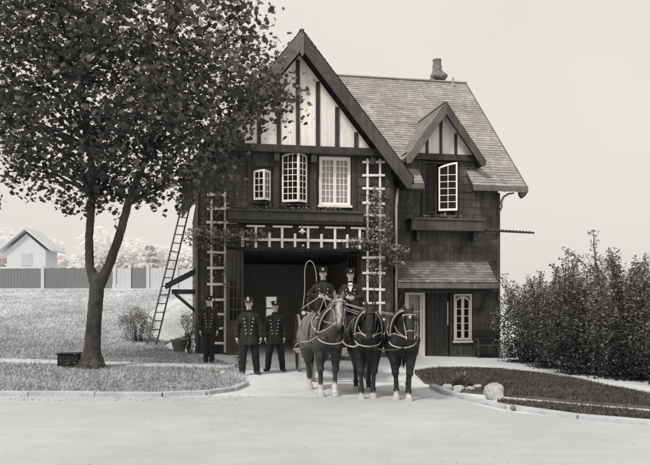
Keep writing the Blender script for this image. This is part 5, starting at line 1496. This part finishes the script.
b = MB(); b.prism([(-.6, -2.05, 1.10), (.6, -2.05, 1.10), (.6, -2.48, 1.16), (-.6, -2.48, 1.16)], (0, 0, .04)); b.prism([(-.6, -2.485, 1.16), (.6, -2.485, 1.16), (.6, -2.60, 1.42), (-.6, -2.60, 1.42)], (0, .035, .01)); b.build('footboard', M['wood_dark'], wag, .008)
b = MB(); b.box(-.5, .5, -2.2, -2.02, .80, 1.095); b.build('footboard_bracket', M['wood_dark'], wag, .02)
b = MB(); b.bar((0, -2.3, .58), (0.02, -5.3, .88), .075, .09); b.build('pole', M['wood_pale'], wag, .015)
b = MB(); b.bar((-1.02, -2.95, .70), (1.15, -2.95, .70), .07, .07); b.build('evener_bar', M['wood_pale'], wag, .012)
for x in (-.72, .0, .74):
    b = MB(); b.bar((x - .36, -3.08, .745), (x + .36, -3.08, .745), .045, .055); b.build('swingletree', M['wood_pale'], wag, .012)
b = MB(); b.bar((-.85, -2.28, .46), (.85, -2.28, .46), .05, .06); b.build('brace_bar', M['wood_pale'], wag, .01)

# neck yokes across the chests of the team
def wv_(root, p): return root.matrix_world @ Vector(p)
bpy.context.view_layer.update()
def pw(root, p):
    m = Matrix.Translation(root.location) @ Matrix.Rotation(root.rotation_euler.z, 4, 'Z') @ Matrix.Diagonal((root.scale[0], root.scale[1], root.scale[2], 1))
    return m @ Vector(p)
for (ra, rb, lb) in ((h1, h2, 'pale yoke strap slung between the left and middle horses'), (h2, h3, 'dark yoke strap slung between the middle and right horses')):
    a, c = pw(ra, (.19, -.80, 1.0)), pw(rb, (-.19, -.80, 1.0))
    if rb is h3: a = pw(ra, (.05, -.87, .97)); c = pw(rb, (.02, -.87, .98))
    mdl = a.lerp(c, .5) - Vector((0, .04, .05)); o_ = a.copy()
    b = MB(); b.tube(sm([a - o_, a.lerp(mdl, .5) - o_ - Vector((0, .02, .02)), mdl - o_, mdl.lerp(c, .5) - o_ - Vector((0, .02, .02)), c - o_]), .015, 8)
    q = b.build('yoke_strap', M['strap'] if rb is h2 else M['leather'], None, smooth=True); q.location = o_
    tag(q, lb, 'harness strap')

# ------------------------------------------------------------------ drivers
def sit(aL, aR, **k):
    p = {'hip': .0, 'hipy': 0, 'armL': aL, 'armR': aR, 'legL': ((-.13, -.44, .04), (-.13, -.50, -.43), -.1), 'legR': ((.13, -.44, .04), (.13, -.50, -.43), .1), 'skirt': .06, 'lap': True}
    p.update(k); return p
def wl(x, y, z): return wo + Matrix.Rotation(WR, 3, 'Z') @ Vector((x, y, z))
gripL = {'elbow': (-.27, -.04, .21), 'wrist': (-.09, -.29, .19), 'd': (.55, -.6, -.1), 'n': (.5, .3, -.6), 't': (.1, -.4, .9), 'curl': (48, 60)}
gripR = {'elbow': (.27, -.04, .21), 'wrist': (.09, -.29, .17), 'd': (-.55, -.6, -.1), 'n': (-.5, .3, -.6), 't': (-.1, -.4, .9), 'curl': (48, 60)}
elbow_out = {'elbow': (-.33, .0, .24), 'wrist': (-.12, -.25, .20), 'd': (.6, -.6, -.1), 'n': (.5, .3, -.6), 't': (.1, -.4, .9), 'curl': (48, 60)}
d1 = make_person(wl(-.30, -1.76, 1.675), R(4), 'driver with the whip and white cap badge, on the left of the wagon seat', sit(elbow_out, gripR, badge=.05, yaw=R(-6)), 1.0, group='two uniformed men on the wagon seat')
d2 = make_person(wl(.34, -1.76, 1.665), R(-3), 'man in white shirt and bow tie, on the right of the wagon seat', sit(gripL, gripR, badge=.03, shirt=True, yaw=R(5)), .98, group='two uniformed men on the wagon seat')
# whip held by the driver
w0 = wl(-.62, -1.98, 1.62)
b = MB(); b.tube([(.30, -.28, .30), (.0, -.12, .10), (-.16, -.05, .0)], [.014, .012, .010], 8)
stock = b.build('whip', M['strap'], None, smooth=True); stock.location = w0
tag(stock, 'long looped driving whip rising beside the driver on the wagon seat', 'whip')
b = MB(); pts = sm([(-.16, -.05, .0), (-.12, -.04, .40), (-.12, -.04, .80), (-.09, -.04, .98), (-.02, -.04, 1.06), (.06, -.04, 1.02), (.11, -.04, .90), (.14, -.04, .74), (.15, -.04, .58)])
b.tube(pts, .0085, 6); b.build('lash', M['strap'], stock, smooth=True)
# reins
rt = empty('reins', wl(-.1, -2.1, 1.8), 0, 'long pale driving reins running from the driver to the horses', 'reins')
hd = pw(d1, (0, -.36, .19))
for (hr, HH, s) in ((h1, H1, -1), (h1, H1, 1), (h2, H2, -1), (h2, H2, 1), (h3, H3, -1), (h3, H3, 1)):
    e = pw(hr, HH(s * .07, -.055, -.47)); m1 = pw(hr, (s * .17, -.52, 1.50)); m2 = pw(hr, (s * .10, -.1, 1.52))
    o_ = rt.location
    b = MB(); b.tube(sm([hd - o_, hd.lerp(m2, .55) - o_ + Vector((0, 0, -.05)), m2 - o_, m1 - o_, m1.lerp(e, .5) - o_ + Vector((s * .05, 0, -.05)), e - o_]), .007, 6); b.build('rein', M['strap'], rt, smooth=True)
